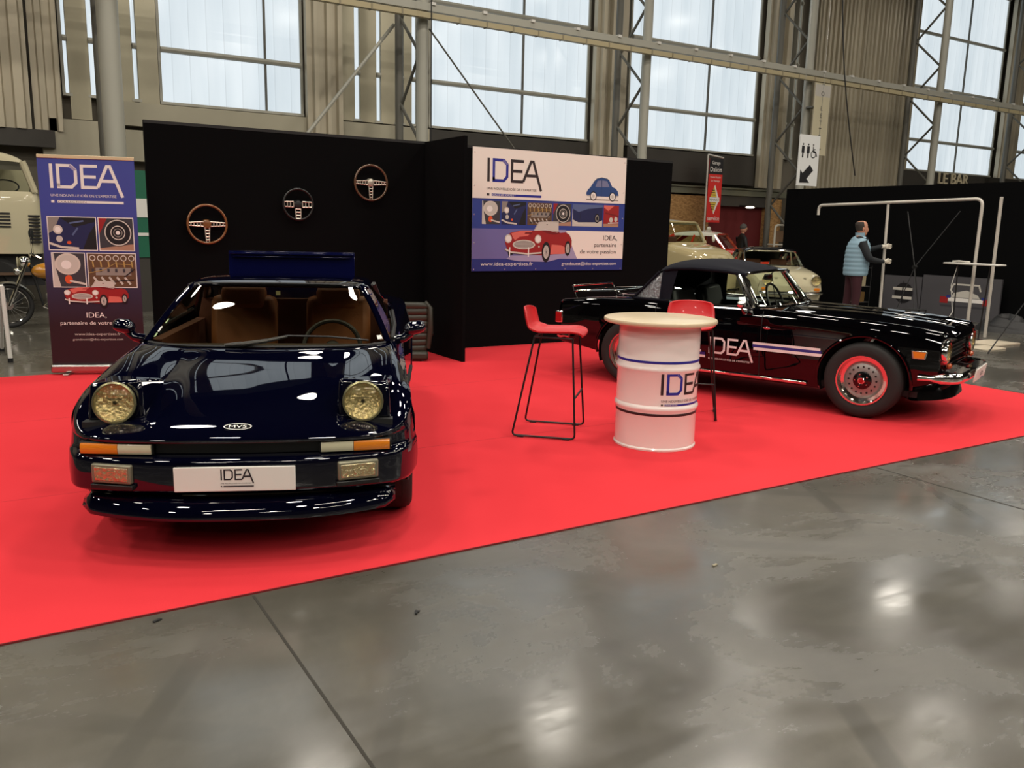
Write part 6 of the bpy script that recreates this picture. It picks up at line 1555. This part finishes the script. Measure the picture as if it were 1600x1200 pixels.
mc = thing('motorcycle', 'old motorcycle with a yellow tank and chrome headlamp, half hidden behind the roll-up banner', 'motorcycle', (.20, 13.55, 0))
def mwheel(x):
    q = MB(); q.tube([(x + .275 * math.cos(a), 0, .305 + .275 * math.sin(a)) for a in [2 * pi * k / 40 for k in range(40)]], .03, 10, closed=True); w_ = q.build('wheel', M_rubber, mc)
    q = MB(); q.tube([(x + .24 * math.cos(a), 0, .305 + .24 * math.sin(a)) for a in [2 * pi * k / 40 for k in range(40)]], .012, 6, closed=True); q.build('rim', M_chrome, w_)
    q = MB(); q.lathe([(0, -.05), (.05, -.05), (.05, .05), (0, .05)], 16, (x, 0, .305), RX(90))
    for k in range(18):
        a = 2 * pi * k / 18; q.tube([(x + .04 * math.cos(a), .03 * (-1) ** k, .305 + .04 * math.sin(a)), (x + .235 * math.cos(a + .2), 0, .305 + .235 * math.sin(a + .2))], .0025, 4)
    q.build('spokes', M_alu, w_)
mwheel(0); mwheel(1.35)
for s in (-1, 1): MB().tube([(0, s * .07, .305), (.26, s * .07, .92)], .02, 8).build('fork', M_chrome, mc)
q = MB(); q.grid([[V((.335 * math.cos(a), y, .305 + .335 * math.sin(a) - (.02 if abs(y) > .03 else 0))) for y in (-.06, -.03, .03, .06)] for a in [math.radians(20 + 150 * k / 20) for k in range(21)]]); q.build('mudguard', M_alu, mc)
q = MB(); q.ell((.22, 0, .90), (.085, .085, .085), 18, 10); hl = q.build('headlamp', M_chrome, mc); MB().lathe([(.08, 0), (.06, .015), (0, .02)], 20, (.145, 0, .90), RY(-90)).build('lens', M_clearlens, hl)
MB().ell((.13, -.05, .78), (.05, .05, .05), 14, 8).build('horn', M_chrome, mc)
MB().tube(fillet([(.42, -.34, .97), (.30, -.28, 1.02), (.30, 0, .96), (.30, .28, 1.02), (.42, .34, .97)], .06), .012, 8).build('handlebar', M_chrome, mc)
for s in (-1, 1):
    q = MB(); q.tube([(.33, s * .24, 1.01), (.33, s * .30, 1.25)], .005, 6); q.lathe([(0, -.006), (.055, -.004), (.055, .004), (0, .006)], 18, (.33, s * .32, 1.29), RY(90) @ RX(20)); q.build('mirror', M_black, mc)
q = MB(); q.ell((.55, 0, .78), (.26, .13, .12), 20, 12); q.build('tank', mat('yellow_tank', (190, 128, 34), .2, coat=1), mc)
q = MB(); q.box((1.0, 0, .76), (.55, .22, .08)); q.build('saddle', M_black, mc, bevel=.03)
q = MB(); q.tube([(.27, 0, .88), (.45, 0, .66), (1.1, 0, .66)], .022, 8); q.tube([(.30, 0, .82), (.42, 0, .28), (.95, 0, .24), (1.35, 0, .305)], .02, 8); q.build('frame', M_black, mc)
q = MB(); q.box((.62, 0, .36), (.34, .24, .22)); q.lathe([(.09, 0), (.09, .26), (0, .26)], 16, (.58, 0, .42)); q.build('engine', M_alu, mc, bevel=.02)
q = MB(); q.tube([(.58, -.14, .42), (.42, -.16, .30), (.6, -.17, .2), (1.5, -.18, .26)], .03, 8); q.build('exhaust', M_chrome, mc)
MB().tube([(.75, .02, .24), (.80, .25, 0)], .012, 6).build('side_stand', M_black, mc)

tr_ = thing('trestle', 'white metal trestle leg cut off by the left edge, beside the red carpet', 'trestle', (.0, 10.35, 0))
q = MB(); q.tube([(.055, .85, .03), (.10, .03, .80), (-1.1, .0, .80)], .02, 8); q.tube([(.12, -.04, .03), (.10, .03, .80)], .022, 8); q.tube([(-1.1, 0, .8), (-1.1, -.06, .03)], .022, 8); q.tube([(-1.1, 0, .8), (-1.1, .8, .03)], .022, 8)
q.build('metal_frame', M_white, tr_)
for p in ((.12, -.04), (.055, .85), (-1.1, -.06), (-1.1, .8)): MB().lathe([(0, 0), (.026, 0), (.026, .045), (0, .045)], 12, (*p, 0)).build('rubber_foot', M_black, tr_)
gt = thing('green_cabinet', 'green and white display cabinet glimpsed between the roll-up banner and the partition', 'cabinet', (2.2, 15.2, 0))
q = MB(); q.box2((-.1, 0, .9), (.9, .5, 1.25)); q.box2((-.1, 0, 1.30), (.9, .5, 2.3)); q.build('cabinet_body', mat('deep_green', (14, 92, 66), .5), gt, smooth=False)
q = MB(); q.box2((-.1, -.01, 1.25), (.9, .5, 1.30)); q.box2((-.1, -.012, 1.55), (.9, 0, 1.85)); q.build('white_band', M_white, gt, smooth=False)
q = MB(); q.box2((-.1, .02, 0), (.9, .48, .9)); q.build('cabinet_base', M_darkpanel, gt, smooth=False)

# small bits lying on the concrete
for (x, y, a_, lab) in ((0.447, 3.289, .5, 'tiny dark crumb on the concrete near the left end of the carpet edge'), (1.351, 2.87, 1.1, 'tiny dark crumb on the concrete, in the middle below the carpet edge'), (2.771, 2.643, .2, 'small torn pale scrap stuck to the concrete, below the white drum')):
    q = MB(); q.box((x, y, .004), (.03, .011, .006), RZ(math.degrees(a_))); q.box((x + .012, y + .006, .003), (.016, .010, .004), RZ(40)); tag(q.build('floor_crumb', M_black if 'dark' in lab else mat('pale_scrap', (150, 142, 120), .8), bevel=.001), lab, 'crumb')
